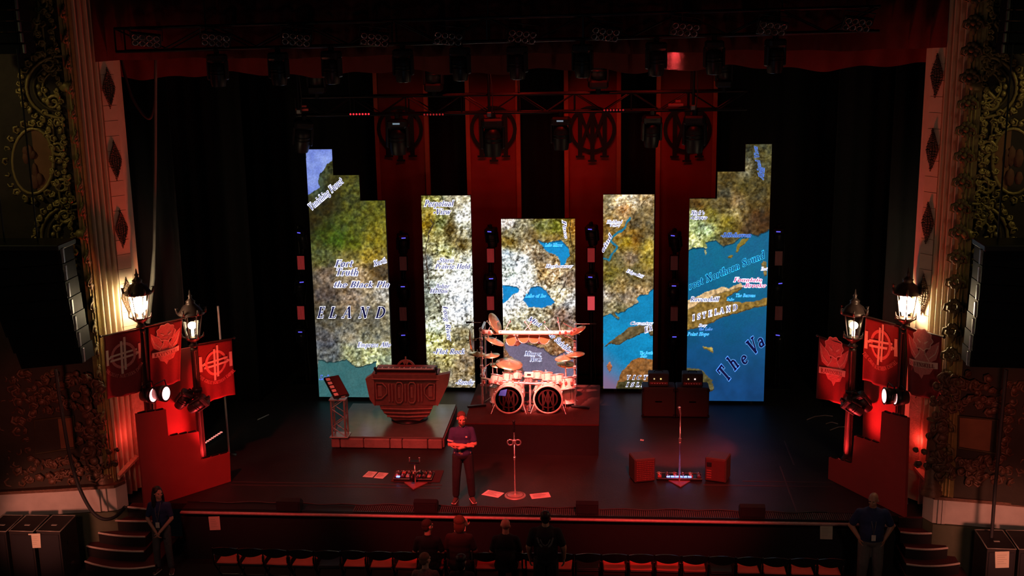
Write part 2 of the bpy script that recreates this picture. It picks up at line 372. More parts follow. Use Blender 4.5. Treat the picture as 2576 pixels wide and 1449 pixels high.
# apron lip: nosing strip, sunken trough and its grille of bars
NOSE = mat('worn_nosing', (.38, .26, .24), .45, .2, noise=.3, scale=20)
lip = struct('trim_1', MB().bbox((.25, .0, -.012), (13.4, .07, .05), .015), NOSE, 'worn pale nosing along the stage edge')
struct('trim_2', MB().box((.25, .26, -.02), (13.4, .36, .06)), BLACK, 'black footlight trough behind the stage edge')
gr = struct('trim_3', MB().box((.25, .085, .03), (13.4, .02, .012)).box((.25, .42, .03), (13.4, .02, .012)), BLACKM, 'black metal grille over the footlight trough')
bar = obj('slat', MB().box((0, 0, 0), (.022, .33, .014)), mat('grille_bar', (.06, .045, .045), .75, 0), gr); bar.location = (-3.1, .253, .026)
for i in range(1, 255): piece(bar, (-3.1 + i * .0385, .253, .026), parent=gr)
struct('trim_4', MB().box((.25, .47, .004), (13.4, .03, .012)), NOSE, 'metal edge between grille and stage boards')
# seams of the stage floor (slip lines of the traps)
SEAM = mat('floor_seam', (.07, .04, .04), .5)
sm = MB()
for y, x0, x1 in ((1.52, -5.9, -1.6), (1.36, -5.9, -1.6), (1.98, 4.4, 6.2), (1.75, 3.6, 6.1)):
    sm.box(((x0 + x1) / 2, y, .002), (x1 - x0, .025, .006))
sm.box((5.25, 1.6, .002), (.03, 2.4, .006)).box((5.55, 3.6, .002), (.03, 1.4, .006))
struct('trim_5', sm, SEAM, 'faint seams of the stage floor')

# ------------------------------------------------------------------ proscenium sides
def proscenium(side):
    s = -1 if side == 'left' else 1
    cols = ((350, 1.5), (333, 1.08), (297, .86), (240, .24), (213, .08), (150, .0), (60, -.14), (-130, -.42)) if s < 0 else \
           ((2297, 1.5), (2312, 1.08), (2346, .86), (2402, .24), (2438, .08), (2495, .0), (2580, -.14), (2760, -.42))
    P = [(atY(px, 700 if s < 0 else 690, Y).x, Y) for px, Y in cols]
    if s > 0: pass
    ZT = 10.6
    # the whole wall in one skin, mouldings modelled in the plan profile
    def lerp(a, b, k): return (a[0] + (b[0] - a[0]) * k, a[1] + (b[1] - a[1]) * k)
    prof = [P[0], P[1]]
    nx, ny = -s * .78, -.62
    # strip between P1 and P2 is a recess for the ivory panel, P2-P3 are four rounded flutes
    prof += [P[2]]
    for k in range(4):
        a, b = lerp(P[2], P[3], k / 4), lerp(P[2], P[3], (k + 1) / 4)
        prof += [lerp(a, b, .12)]
        for j in range(1, 6):
            q = lerp(a, b, .12 + .68 * j / 6); h = .075 * math.sin(PI * j / 6); prof.append((q[0] + nx * h, q[1] + ny * h))
        prof += [lerp(a, b, .8), (lerp(a, b, .9)[0] - nx * .03, lerp(a, b, .9)[1] - ny * .03), b]
    wall = struct('wall_' + side, MB().sweepz(prof, .1, ZT), IVORY, 'fluted plaster reveal on the %s of the proscenium' % side)
    mb = MB().sweepz([P[3], (P[3][0] + nx * .05, P[3][1] + ny * .05), (P[4][0] + nx * .02, P[4][1] - .05), P[4]], .5, ZT)
    for k in range(3):
        q = lerp(P[3], P[4], .25 + .25 * k); mb.rod((q[0] + nx * .05, q[1] + ny * .05, .5), (q[0] + nx * .05, q[1] + ny * .05, ZT), .018, n=6)
    obj('gilded_moulding', mb, GOLD, wall)
    obj('outer_frame', MB().sweepz([P[4], P[5], P[6], P[7]], .5, ZT), mat('frame_ground', (.035, .024, .013), .7, noise=.4, scale=4, bump=.3), wall)
    # ivory strip with joints and lozenge ornaments
    a, b = Vector((*P[1], 0)), Vector((*P[2], 0)); u = (b - a); n3 = Vector((nx, ny, 0)); d3 = u.normalized(); n3 = (n3 - d3 * n3.dot(d3)).normalized()
    z = 1.2; L = u.length
    bl = obj('panel', MB().box((0, 0, 0), (L * .94, .03, .272)), STRIPM, wall); first = True
    rz = math.atan2(d3.y, d3.x); mid = a + u * .5 + n3 * .012
    zz = .75
    while zz < 8.5:
        p = (mid.x, mid.y, zz)
        if first: bl.location = p; bl.rotation_euler = (0, 0, rz); first = False
        else: piece(bl, p, (0, 0, rz), parent=wall)
        zz += .282
    mo = MB()
    M = Matrix.Rotation(rz, 3, 'Z')
    for k in range(-10, 11):
        h = k / 10; wd = .5 * (1 - abs(h) ** 1.25) + .06
        for j in range(-2, 3):
            if abs(j) / 2 <= 1: mo.ball((j * wd * .11, -.02 + .01 * abs(j), h * .56 + random.uniform(-.02, .02)), (.035 * (.4 + wd), .035, .045), 6, 4)
    for e in (-1, 1): mo.ball((0, -.02, e * .63), (.03, .03, .05), 6, 4); mo.ball((0, -.02, e * .70), (.018, .02, .03), 6, 4)
    lz = obj('lozenge_ornament', mo, mat('lozenge_dark', (.12, .075, .05), .6, .1, noise=.5, scale=12), wall); lz.scale = (.85, 1, .53)
    ys = (222, 404, 575, 745) if s < 0 else (190, 376, 560, 740)
    zs = [atP(268 + (y - 222) * .1 if s < 0 else 2357 - (y - 190) * .065, y, mid, (n3.x, n3.y, 0)).z for y in ys] + [2.5]
    for i, q in enumerate(zs):
        p = (mid.x + n3.x * .03, mid.y + n3.y * .03, q)
        if i == 0: lz.location = p; lz.rotation_euler = (0, 0, rz)
        else: piece(lz, p, (0, 0, rz), (.85, 1, .53), parent=wall)
    # leaf bosses climbing the gilded moulding
    lf = MB()
    for k in range(9):
        an = 2 * PI * k / 9; lf.ball((math.cos(an) * .085, -.05, math.sin(an) * .10), (.05, .035, .05), 6, 4)
    lf.ball((0, -.085, 0), (.05, .04, .05), 6, 4)
    for k in (-1, 1): lf.tube([(k * .05, -.04, .05), (k * .15, -.07, .02), (k * .17, -.08, -.07), (k * .10, -.07, -.10)], [.03, .03, .022, .012], 5)
    lf.tube([(0, -.04, -.08), (.02, -.06, -.16), (-.01, -.04, -.22)], [.04, .03, .012], 5)
    lb = obj('leaf_boss', lf, mat('boss_gold', (.16, .115, .045), .55, .2, noise=.5, scale=12), wall)
    m2 = lerp(P[3], P[4], .35); zz = 1.0; first = True
    while zz < 10.2:
        p = (m2[0] + nx * .07, m2[1] + ny * .07, zz)
        if first: lb.location = p; lb.rotation_euler = (0, 0, rz * .6); first = False
        else: piece(lb, p, (0, 0, rz * .6), parent=wall)
        zz += .44
    # carved frame: guilloche of scrolls, cartouches, oval medallions
    def face(px, py): return atP(px, py, (P[5][0], P[5][1], 0), (.16 * -s, -1, 0))
    def mx(px): return px if s < 0 else px
    def curve(pts, r, name='carved_scroll', m=GOLD):
        pp = [face(*q) + Vector((0, -.02, 0)) for q in pts]
        return obj(name, MB().tube(pp, r, 6), m, wall)
    def spiral(cx, cy, r, turns, a0, dirn, k0=1.):
        N = int(turns * 14)
        return [(cx + r * (1 - .85 * i / N) * math.cos(a0 + dirn * 2 * PI * turns * i / N), cy + r * (1 - .85 * i / N) * math.sin(a0 + dirn * 2 * PI * turns * i / N)) for i in range(N + 1)]
    lean = (.085 if s < 0 else -.055)
    def fx(d, y):                                              # d: pixels outwards from the gilded moulding
        return (150 + (y - 140) * .10 - d) if s < 0 else (2438 - (y - 690) * .062 + d)
    for y0 in (-40, 210, 420, 590):                             # inner band of scrolls
        for e in (-1, 1):
            curve([(fx(18, y0 + e * 20) - s * 0, y0 + e * 20)] + spiral(fx(26, y0 + e * 48), y0 + e * 48, 20, 1.6, 0, e * s), [.035] + [.035 * (1 - .6 * i / 23) for i in range(int(1.6 * 14) + 1)])
    for y0 in (100, 330, 500):
        for off in (8, 34): curve([(fx(off, y0 - 42), y0 - 42), (fx(off, y0 + 42), y0 + 42)], .02)
        for k in range(7): pass
    def shell(cx, cy, R, e):
        for j, rr in enumerate((1., .8, .55)):
            curve([(cx + R * rr * 1.15 * math.cos(PI * .5 + PI * (k / 14) * e), cy - R * rr * math.sin(PI * .5 + PI * (k / 14) * e)) for k in range(15)], .03 - .006 * j, 'carved_scroll', GOLD if j != 1 else GOLDD)
        bl2 = MB()
        for k in range(9):
            an = PI * .5 + PI * (k + .5) / 9 * e; p = face(cx + R * .68 * math.cos(an) * 1.15, cy - R * .68 * math.sin(an)); bl2.ball(p, (.05, .04, .05), 6, 4)
        bl2.ball(face(cx + R * .1 * -s, cy), (.14, .07, .10), 8, 6); obj('carved_shell', bl2, GOLD, wall)
    for y0 in (218, 590): shell(fx(0, y0), y0, 78, 1 if s < 0 else -1)
    for y0, m_ in ((405, BROWNP), (30, BROWNP), (770, BROWNP)):
        cx = fx(92, y0); ring = [(cx + 52 * math.cos(2 * PI * k / 24), y0 + 82 * math.sin(2 * PI * k / 24)) for k in range(24)]
        med = obj('oval_medallion', MB().add([face(*q) + Vector((0, -.015, 0)) for q in ring], [list(range(24))]), m_, wall)
        obj('oval_rim', MB().tube([face(*q) + Vector((0, -.02, 0)) for q in ring], .03, 6, True), GOLD, med)
        fig = MB()
        for k in range(7): fig.ball(face(cx + random.uniform(-22, 22), y0 + 10 + random.uniform(-35, 45)) + Vector((0, -.02, 0)), (random.uniform(.06, .13), .03, random.uniform(.08, .2)), 6, 4)
        obj('painted_relief', fig, mat('relief_brown', (.15, .055, .03), .7, noise=.5, scale=8), med)
    # lower panel with its carved surround
    def px(l, y): return l if s < 0 else (2595 - l + (y - 1000) * .03)
    pc = [(px(x, y), y) for x, y in ((88, 1055), (186, 1046), (190, 1125), (92, 1140))]
    pn = obj('lower_panel', MB().add([face(*q) + Vector((0, -.02, 0)) for q in pc], [(0, 1, 2, 3)]), BROWNP, wall)
    obj('panel_moulding', MB().tube([face(*q) + Vector((0, -.03, 0)) for q in pc], .03, 6, True), GOLDD, pn)
    CAR = mat('carved_redgold', (.15, .075, .045), .45, .25, noise=.5, scale=10, bump=.4)
    ac = obj('acanthus_leaf', MB().ball((0, 0, 0), (.085, .05, .10), 7, 5).tube([(-.06, -.03, -.04), (.02, -.07, -.08), (.09, -.06, -.02), (.07, -.05, .07)], [.03, .035, .03, .015], 5), CAR, wall)
    first = True; spots = []
    for k in range(12): spots.append((px(219 + 2.0 * k, 985 + k * 19), 985 + k * 19, 1.0))
    for k in range(12): spots.append((px(60 + 21 * k, 1208 - k * 4), 1208 - k * 4, .8))
    for k in range(12): spots.append((px(66 + 21 * k, 1185 - k * 5), 1185 - k * 5, .6))
    for k in range(9): spots.append((px(45 + 5 * k, 985 + k * 24), 985 + k * 24, .8))
    for k in range(7): spots.append((px(92 + 16 * k, 1020 - 20 * math.sin(PI * k / 6)), 1020 - 20 * math.sin(PI * k / 6), .8))
    for k in range(6): spots.append((px(95 + 17 * k, 1160 + 8 * math.sin(k * 2.1)), 1160, .7))
    for k in range(8): spots.append((px(150 + 11 * k, 968 + 6 * math.sin(k * 1.7)), 968 - k * 3, .9))
    for k in range(150):
        x_, y_ = random.uniform(12, 262), random.uniform(935, 1212)
        if not (80 < x_ < 198 and 1040 < y_ < 1146): spots.append((px(x_, y_), y_, random.uniform(.55, .95)))
    for k, (qx, qy, sc) in enumerate(spots):
        p = face(qx, qy) + Vector((0, -.03, 0)); r = (random.uniform(-.4, .4), random.uniform(-3, 3), 0)
        if first: ac.location = p; ac.rotation_euler = r; first = False
        else: piece(ac, p, r, sc * random.uniform(.85, 1.2), parent=wall)
    # dense carving of the upper frame
    ag = obj('gilded_leaf', MB().ball((0, 0, 0), (.07, .04, .08), 7, 5).tube([(-.06, -.02, -.05), (.0, -.06, -.09), (.08, -.05, -.03), (.06, -.05, .06), (.0, -.05, .05)], [.025, .03, .028, .018, .01], 5), GOLD, wall); first = True
    sp2 = []
    for k in range(46):
        y = -20 + k * 14.5; sp2.append((fx(11 + 5 * math.sin(k * 1.9), y), y, .62))
        if k % 2: sp2.append((fx(44 + 7 * math.sin(k * 1.3), y), y, .7))
    for y0 in (405, 30, 770):
        for k in range(20): an = 2 * PI * k / 20; sp2.append((fx(92, y0) + 66 * math.cos(an), y0 + 98 * math.sin(an), .7))
    for y0 in (218, 590):
        for k in range(16): an = PI * .5 + PI * (k + .5) / 16; sp2.append((fx(0, y0) + s * -96 * math.cos(an) * 1.1, y0 - 92 * math.sin(an), .7))
    for k, (qx, qy, sc) in enumerate(sp2):
        p = face(qx, qy) + Vector((0, -.02, 0)); r = (random.uniform(-.3, .3), random.uniform(-3, 3), 0)
        if first: ag.location = p; ag.rotation_euler = r; first = False
        else: piece(ag, p, r, sc * random.uniform(.85, 1.15), parent=wall)
    # tall column foot on the plinth corner
    foot = face(px(285, 1200), 1200); foot.y -= .02
    obj('column_base', MB().lathe([(.20, .52), (.20, .60), (.16, .63), (.19, .68), (.13, .74), (.13, 1.9), (.16, 1.95)], (foot.x + s * .22, foot.y + .1, 0), 14), CAR, wall)
    # lower reveal behind the set flats: carved strip and sloping ledge
    obj('carved_band', MB().box((mid.x + n3.x * .03, mid.y + n3.y * .03, 1.45), (L * .9, .05, 1.5), rz), MOSAIC, wall)
    obj('ledge', MB().prism([(P[2][0], P[2][1], .78), (P[3][0] + nx * .1, P[3][1] + ny * .1, .62), (P[3][0] + nx * .2, P[3][1] + ny * .2, .61), (P[2][0] + nx * .16, P[2][1] + ny * .16, .77)], (0, 0, .05)), MOSAIC, wall)
    # marble plinth with end pier, and the dado below
    q = [(293, 1286), (150, 1293), (20, 1300), (-160, 1312)] if s < 0 else [(2345, 1315), (2430, 1322), (2570, 1335), (2760, 1355)]
    g = [atZ(x, y, 0) for x, y in q]; g[0].y = max(g[0].y, .02)
    pl = [(p.x, p.y) for p in g]; back = [(p.x + .1 * s, p.y + .5) for p in g][::-1]
    inner = [(pl[0][0] - s * .12, pl[0][1] + .25)]
    struct('baseboard_' + side, MB().prism([(x, y, 0) for x, y in inner + pl + back], (0, 0, .5)), MARBLE, 'pale marble plinth under the %s proscenium' % side)
    dd = struct('trim_' + ('6' if s < 0 else '7'), MB().prism([(x, y - .05, ZH) for x, y in inner + pl + back], (0, 0, -ZH - .01)), mat('dado_green', (.11, .12, .07), .7), 'dull painted dado below the %s plinth' % side)
    obj('plinth_cap', MB().prism([(x, y - .05, .47) for x, y in inner + pl] + [(x, y, .47) for x, y in back], (0, 0, .06)), CAR, dd)
    for k in (.18, .3): 
        x, y = lerp(pl[0], pl[1], k); obj('pier_strip', MB().box((x, y - .02, .24), (.06, .05, .46)), MARBLE, dd)
    return P
PL = proscenium('left'); PR = proscenium('right')

# ------------------------------------------------------------------ curtains
def curtain(name, label, x0, x1, Y, ztop, zbot, m, amp=.06, wave=.28, cat='curtain', sag=0., group=None):
    n = int((x1 - x0) / .045); mb = MB(); vs = []
    for i in range(n + 1):
        x = x0 + (x1 - x0) * i / n
        d = amp * (math.sin(x / wave * 2 * PI) + .45 * math.sin(x / wave * 4.7 + 1.3)); zb = zbot + sag * math.sin(x * 1.9) * .5 + sag * .4 * math.sin(x * 5.1)
        vs += [(x, Y + d, zb), (x, Y + d * .8, (zb + ztop) / 2), (x, Y + d * .6, ztop)]
    fs = []
    for i in range(n):
        for j in range(2): a = i * 3 + j; fs.append((a, a + 3, a + 4, a + 1))
    mb.add(vs, fs, True); o = obj(name, mb, m); so = o.modifiers.new('thickness', 'SOLIDIFY'); so.thickness = .012
    return tag(o, label, cat, group)
zb1 = atY(1300, 137, .75).z
curtain('curtain_valance', 'dark red pleated house valance hanging behind the upper lighting truss', atY(228, 100, .75).x, atY(2396, 100, .75).x, .75, 10.9, zb1, VELVET, .05, .34, sag=.03)
curtain('border_curtain', 'deep red border curtain hanging just below and behind the house valance', -8.2, 8.2, 3.0, 10.6, atY(1300, 180, 3.0).z, VELVETD, .04, .5, sag=.09)
for s, nm in ((-1, 'left'), (1, 'right')):
    for k, Y in enumerate((3.4, 6.6)):
        curtain('leg_curtain', 'black pleated leg curtain in the %s wing, %s row' % (nm, ('front', 'rear')[k]), *((s * 9.6, s * (7.3 - k * .5)) if s < 0 else (7.3 - k * .5, 9.6)), Y, 10.6, .02, DRAPEB, .07, .4)
curtain('backdrop_curtain', 'black full-width drape hanging behind the red strips', -7.6, 7.6, 9.9, 10.6, .02, DRAPEB, .05, .5)
EMB = mat('emblem_black', (.012, .008, .008), .8)
for i, (a, b, c, d) in enumerate(((928, 1078, 950, 1085), (1165, 1310, 1176, 1312), (1414, 1562, 1420, 1562), (1650, 1806, 1648, 1800))):
    Y = 9.0; x0 = atY(c, 500, Y).x; x1 = atY(d, 500, Y).x; zt = atY(1300, 150, Y).z
    o = curtain('red_drop', 'long red cloth strip with a black ring emblem, %s from the left' % ORD[i], x0, x1, Y, zt, .05, DRAPER, .02, .55, 'hanging cloth', group='red cloth strips behind the screens')
    cx = (1006, 1241, 1490, 1729)[i]; p0 = atY(cx, 325, Y - .07)
    D = Draw(lambda x, y, p0=p0: p0 + Vector((x, 0, y)), (0, -.0015, 0)); emblem(D, 0, 0, .54)
    for hx in (x0 + .06, x1 - .06): hm = obj('hem', MB().box((hx, Y - .055, (zt + .05) / 2), (.10, .012, zt - .06)), mat('drape_hem', (.52, .07, .03), .8)); hm.parent = o
    e = obj('emblem', D.mb, EMB); e.parent = o; so = e.modifiers.new('thickness', 'SOLIDIFY'); so.thickness = .01

# ================================================================== LED SCREENS
def vnoise(x, y, seed, f):
    r = np.random.RandomState(seed).rand(256, 256); x = x * f + 1000.; y = y * f + 1000.
    xi = np.floor(x).astype(int); yi = np.floor(y).astype(int); u = x - xi; v = y - yi; u = u * u * (3 - 2 * u); v = v * v * (3 - 2 * v)
    g = lambda a, b: r[a % 256, b % 256]
    return (g(xi, yi) * (1 - u) + g(xi + 1, yi) * u) * (1 - v) + (g(xi, yi + 1) * (1 - u) + g(xi + 1, yi + 1) * u) * v
def fbm(x, y, seed, f, o=4):
    s = 0; a = .5
    for k in range(o): s = s + a * vnoise(x, y, seed + k, f * 2 ** k); a *= .55
    return s / (1 - .55 ** o) * .9
def inpoly(x, y, P):
    c = np.zeros(x.shape, bool); n = len(P)
    for i in range(n):
        (x0, y0), (x1, y1) = P[i], P[i - 1]
        if y0 == y1: continue
        m = ((y0 > y) != (y1 > y)) & (x < (x1 - x0) * (y - y0) / (y1 - y0) + x0); c ^= m
    return c
def segd(x, y, P):
    d = np.full(x.shape, 1e9)
    for (x0, y0), (x1, y1) in zip(P[:-1], P[1:]):
        dx, dy = x1 - x0, y1 - y0; k = np.clip(((x - x0) * dx + (y - y0) * dy) / (dx * dx + dy * dy), 0, 1)
        d = np.minimum(d, np.hypot(x - x0 - k * dx, y - y0 - k * dy))
    return d
def crop(o, sc, pts): return [(o[0] + a / sc, o[1] + b / sc) for a, b in pts]
A5 = (1240, 540); D5 = (1150, 780); C6 = (1500, 480); C7 = (1500, 720); R1 = (1480, 350); R2 = (1480, 700)
SCREENS = [
 dict(name='left', Y=6.8, outline=[(772, 376), (835, 376), (838, 441), (903, 441), (906, 505), (972, 505), (985, 1000), (800, 998)], rough=26,
  pts=[(850, 470, 62, 58, 25), (880, 480, 85, 88, 42), (820, 520, 52, 45, 20), (860, 560, 78, 86, 36), (930, 540, 98, 98, 36), (790, 560, 45, 42, 20), (820, 590, 58, 70, 22), (850, 600, 70, 95, 25), (940, 600, 128, 120, 42), (885, 612, 90, 98, 28), (930, 640, 165, 142, 55),
       (810, 640, 95, 98, 55), (870, 645, 122, 112, 62), (820, 690, 122, 106, 92), (905, 690, 165, 145, 118), (955, 690, 96, 78, 52), (820, 740, 98, 84, 74), (880, 750, 150, 128, 104), (960, 735, 175, 168, 155), (830, 790, 92, 86, 70), (930, 805, 110, 105, 90), (820, 850, 96, 96, 100),
       (880, 850, 135, 128, 112), (960, 845, 135, 130, 108), (840, 890, 105, 108, 108), (880, 890, 150, 152, 112), (935, 895, 175, 180, 132), (962, 930, 140, 152, 130), (800, 470, 70, 80, 60)],
  water=[([(800, 905), (840, 912), (872, 904), (895, 922), (930, 916), (948, 905), (945, 918), (990, 955), (990, 1005), (795, 1005)], (48, 100, 104), (70, 112, 112)),
         ([(770, 370), (840, 370), (836, 403), (822, 415), (803, 440), (800, 460), (806, 470), (780, 488), (770, 492)], (92, 112, 200), (150, 170, 235))]),
 dict(name='inner left', Y=7.6, outline=[(1060, 492), (1184, 492), (1195, 973), (1075, 976)], rough=46,
  pts=[(1080, 500, 150, 145, 80), (1150, 500, 160, 152, 128), (1170, 545, 245, 245, 240), (1075, 560, 142, 120, 38), (1105, 560, 150, 152, 92), (1135, 572, 100, 82, 40), (1165, 582, 178, 172, 145), (1090, 610, 162, 156, 110), (1160, 612, 118, 102, 58), (1120, 632, 175, 172, 112),
       (1072, 660, 128, 128, 122), (1120, 660, 225, 222, 200), (1170, 670, 240, 240, 225), (1150, 710, 255, 255, 255), (1170, 755, 250, 252, 252), (1090, 720, 165, 170, 158), (1082, 770, 130, 132, 112), (1150, 790, 235, 235, 235), (1095, 820, 205, 210, 188), (1160, 845, 140, 130, 98),
       (1090, 850, 200, 200, 135), (1120, 890, 165, 156, 104), (1170, 905, 148, 126, 95), (1090, 940, 132, 126, 92), (1150, 950, 150, 134, 104)],
  lines=[([(1083, 552), (1088, 565), (1078, 590), (1072, 620), (1070, 640), (1075, 680), (1078, 720), (1095, 742), (1106, 765), (1112, 790)], 1.3, (60, 52, 40)), ([(1160, 590), (1145, 610), (1170, 640)], 1.0, (80, 70, 50))]),
 dict(name='centre', Y=7.75, outline=[(1261, 551), (1447, 550), (1448, 968), (1268, 970)], rough=46,
  pts=[(1275, 560, 205, 195, 190), (1310, 565, 140, 132, 105), (1365, 565, 128, 128, 70), (1405, 570, 118, 122, 48), (1440, 570, 165, 120, 50), (1285, 595, 140, 132, 100), (1340, 595, 118, 98, 58), (1400, 600, 140, 120, 70), (1280, 612, 128, 104, 36), (1330, 622, 200, 180, 150), (1275, 645, 165, 175, 180),
       (1310, 660, 225, 232, 235), (1350, 645, 128, 110, 85), (1385, 655, 150, 130, 100), (1435, 650, 128, 110, 62), (1290, 690, 220, 232, 222), (1330, 690, 215, 215, 205), (1370, 690, 178, 148, 100), (1390, 680, 220, 190, 150), (1435, 700, 140, 120, 100), (1300, 715, 255, 255, 255), (1320, 740, 255, 255, 255),
       (1285, 775, 250, 250, 248), (1340, 790, 170, 160, 130), (1400, 740, 205, 195, 165), (1435, 760, 190, 190, 190), (1300, 800, 180, 175, 150), (1420, 800, 130, 105, 90), (1360, 815, 160, 150, 120), (1400, 850, 140, 105, 70), (1290, 845, 165, 150, 100), (1420, 870, 150, 105, 70), (1285, 890, 150, 110, 80), (1310, 915, 120, 80, 70)],
  water=[(crop(A5, 5.574, [(720, 470), (620, 355), (700, 370), (760, 395), (850, 370), (960, 355), (985, 395), (1060, 470), (1075, 560), (1035, 610), (1020, 690), (970, 725), (940, 700), (920, 590), (880, 565), (790, 540), (720, 490)]), (10, 125, 190), (10, 150, 215)),
         (crop(A5, 5.574, [(130, 985), (330, 1005), (380, 1040), (350, 1090), (270, 1120), (230, 1165), (170, 1235), (130, 1235)]), (10, 120, 190), (15, 150, 220)),
         (crop(A5, 5.574, [(525, 1020), (620, 1000), (700, 1015), (740, 1060), (760, 1110), (870, 1215), (830, 1270), (700, 1300), (500, 1290), (460, 1240), (420, 1200), (440, 1150), (510, 1090)]), (10, 120, 195), (15, 135, 205)),
         (crop(D5, 4.529, [(545, 370), (640, 380), (760, 370), (900, 410), (980, 430), (1050, 500), (1130, 520), (1240, 470), (1300, 480), (1360, 560), (1360, 860), (545, 860), (545, 830), (760, 700), (740, 620), (600, 520), (545, 440)]), (108, 100, 122), (128, 112, 138))],
  lines=[([(1433, 552), (1435, 600), (1440, 625), (1443, 660)], 1.2, (70, 55, 25)), ([(1425, 705), (1410, 735), (1400, 745)], 1.2, (70, 60, 50))]),
 dict(name='inner right', Y=7.6, outline=[(1516, 490), (1644, 489), (1643, 978), (1519, 978)], rough=30,
  pts=[(1525, 500, 140, 128, 95), (1560, 510, 235, 210, 165), (1590, 500, 235, 215, 180), (1620, 505, 165, 140, 100), (1530, 540, 170, 150, 110), (1570, 530, 200, 150, 95), (1620, 530, 135, 118, 82), (1530, 565, 140, 108, 50), (1600, 560, 112, 98, 70), (1570, 590, 150, 118, 60), (1600, 605, 118, 88, 42), (1635, 580, 120, 105, 72),
       (1580, 610, 150, 128, 40), (1630, 620, 160, 140, 62), (1530, 640, 112, 104, 60), (1590, 650, 140, 120, 98), (1630, 660, 150, 132, 58), (1540, 690, 128, 118, 56), (1600, 690, 98, 88, 48), (1560, 710, 150, 128, 82), (1620, 705, 128, 112, 78), (1530, 740, 170, 158, 145), (1575, 745, 150, 132, 110), (1610, 735, 178, 150, 110), (1540, 775, 150, 140, 110), (1560, 785, 120, 112, 60)],
  water=[(crop(C7, 5.367, [(790, 20), (720, 60), (700, 110), (580, 125), (550, 170), (575, 220), (500, 255), (430, 290), (390, 340), (300, 350), (230, 350), (315, 430), (300, 450), (230, 410), (190, 360), (90, 400), (90, 1400), (790, 1400)]), (14, 122, 172), (20, 150, 205), 'fade')],
  land=[(crop(C7, 5.367, [(90, 825), (180, 750), (290, 670), (390, 610), (430, 560), (560, 530), (790, 520), (790, 670), (730, 660), (690, 620), (600, 640), (500, 700), (400, 740), (290, 790), (200, 780)]), (98, 82, 52)),
        (crop(C7, 5.367, [(150, 1080), (165, 1010), (190, 1030), (220, 1080), (200, 1140), (170, 1170)]), (165, 98, 62)),
        (crop(C7, 5.367, [(265, 1400), (320, 1190), (480, 1000), (560, 960), (790, 990), (790, 1400)]), (140, 92, 48)),
        (crop(C7, 5.367, [(265, 1400), (300, 1300), (450, 1260), (640, 1270), (640, 1400)]), (66, 60, 34))],
  lines=[(crop(C6, 5.574, [(480, 385), (430, 440), (415, 510), (340, 570), (290, 590), (215, 660), (205, 710), (290, 780), (280, 820), (215, 880), (170, 965), (95, 950)]), 2.4, (28, 120, 150)), ([(1620, 507), (1613, 515), (1615, 530)], 1.2, (90, 75, 50))]),
 dict(name='right', Y=6.8, outline=[(1735, 500), (1804, 500), (1805, 432), (1874, 432), (1876, 363), (1943, 363), (1920, 1011), (1726, 1006)], rough=30,
  pts=[(1890, 380, 72, 68, 42), (1930, 400, 95, 92, 62), (1880, 420, 128, 120, 92), (1920, 450, 88, 80, 48), (1830, 450, 92, 78, 42), (1870, 470, 84, 76, 40), (1820, 480, 82, 76, 56), (1900, 480, 96, 84, 48), (1750, 510, 100, 76, 38), (1800, 520, 98, 84, 50), (1850, 505, 140, 116, 78), (1900, 520, 92, 78, 44), (1850, 535, 165, 150, 100),
       (1780, 540, 132, 118, 45), (1830, 555, 142, 128, 52), (1900, 545, 78, 56, 36), (1750, 560, 150, 165, 120), (1775, 575, 170, 190, 145), (1830, 575, 128, 116, 48), (1880, 570, 76, 58, 40), (1920, 560, 72, 50, 30), (1750, 610, 195, 195, 130), (1790, 600, 150, 160, 100), (1825, 600, 100, 88, 60)],
  water=[(crop(R1, 3.369, [(835, 955), (890, 920), (960, 915), (1000, 925), (1000, 870), (1080, 855), (1140, 905), (1230, 880), (1290, 830), (1330, 832), (1380, 800), (1440, 820), (1560, 750), (1560, 2240), (820, 2240)]), (12, 108, 142), (18, 95, 138), 'deep')],
  land=[(crop(R2, 3.369, [(820, 190), (900, 165), (1000, 115), (1130, 75), (1190, 85), (1290, 40), (1320, 75), (1260, 115), (1170, 170), (1190, 195), (1300, 205), (1400, 200), (1480, 172), (1530, 160), (1530, 228), (1400, 255), (1250, 300), (1090, 350), (1010, 395), (910, 420), (820, 450)]), (138, 108, 50)),
        (crop(R2, 3.369, [(820, 190), (900, 165), (1000, 115), (1130, 75), (1190, 85), (1290, 40), (1320, 75), (1230, 100), (1100, 135), (980, 190), (900, 240), (820, 280)]), (215, 178, 128)),
        (crop(R2, 3.369, [(810, 755), (930, 765), (980, 800), (1050, 870), (1070, 950), (1000, 960), (810, 900)]), (92, 84, 50)),
        (crop(R2, 3.369, [(965, 580), (1010, 590), (1040, 580), (1055, 628), (1010, 612), (975, 600)]), (175, 150, 70)),
        (crop(R1, 3.369, [(1252, 960), (1265, 900), (1300, 850), (1365, 838), (1330, 890), (1290, 920), (1268, 962)]), (140, 122, 50)),
        (crop(R1, 3.369, [(1185, 1000), (1205, 980), (1225, 990), (1205, 1012)]), (140, 122, 50)), (crop(R1, 3.369, [(985, 940), (1000, 935), (1010, 975), (995, 985)]), (185, 185, 130)),
        (crop(R1, 3.369, [(1465, 1050), (1490, 1035), (1510, 1050), (1515, 1160), (1490, 1165)]), (128, 108, 60))]),
]
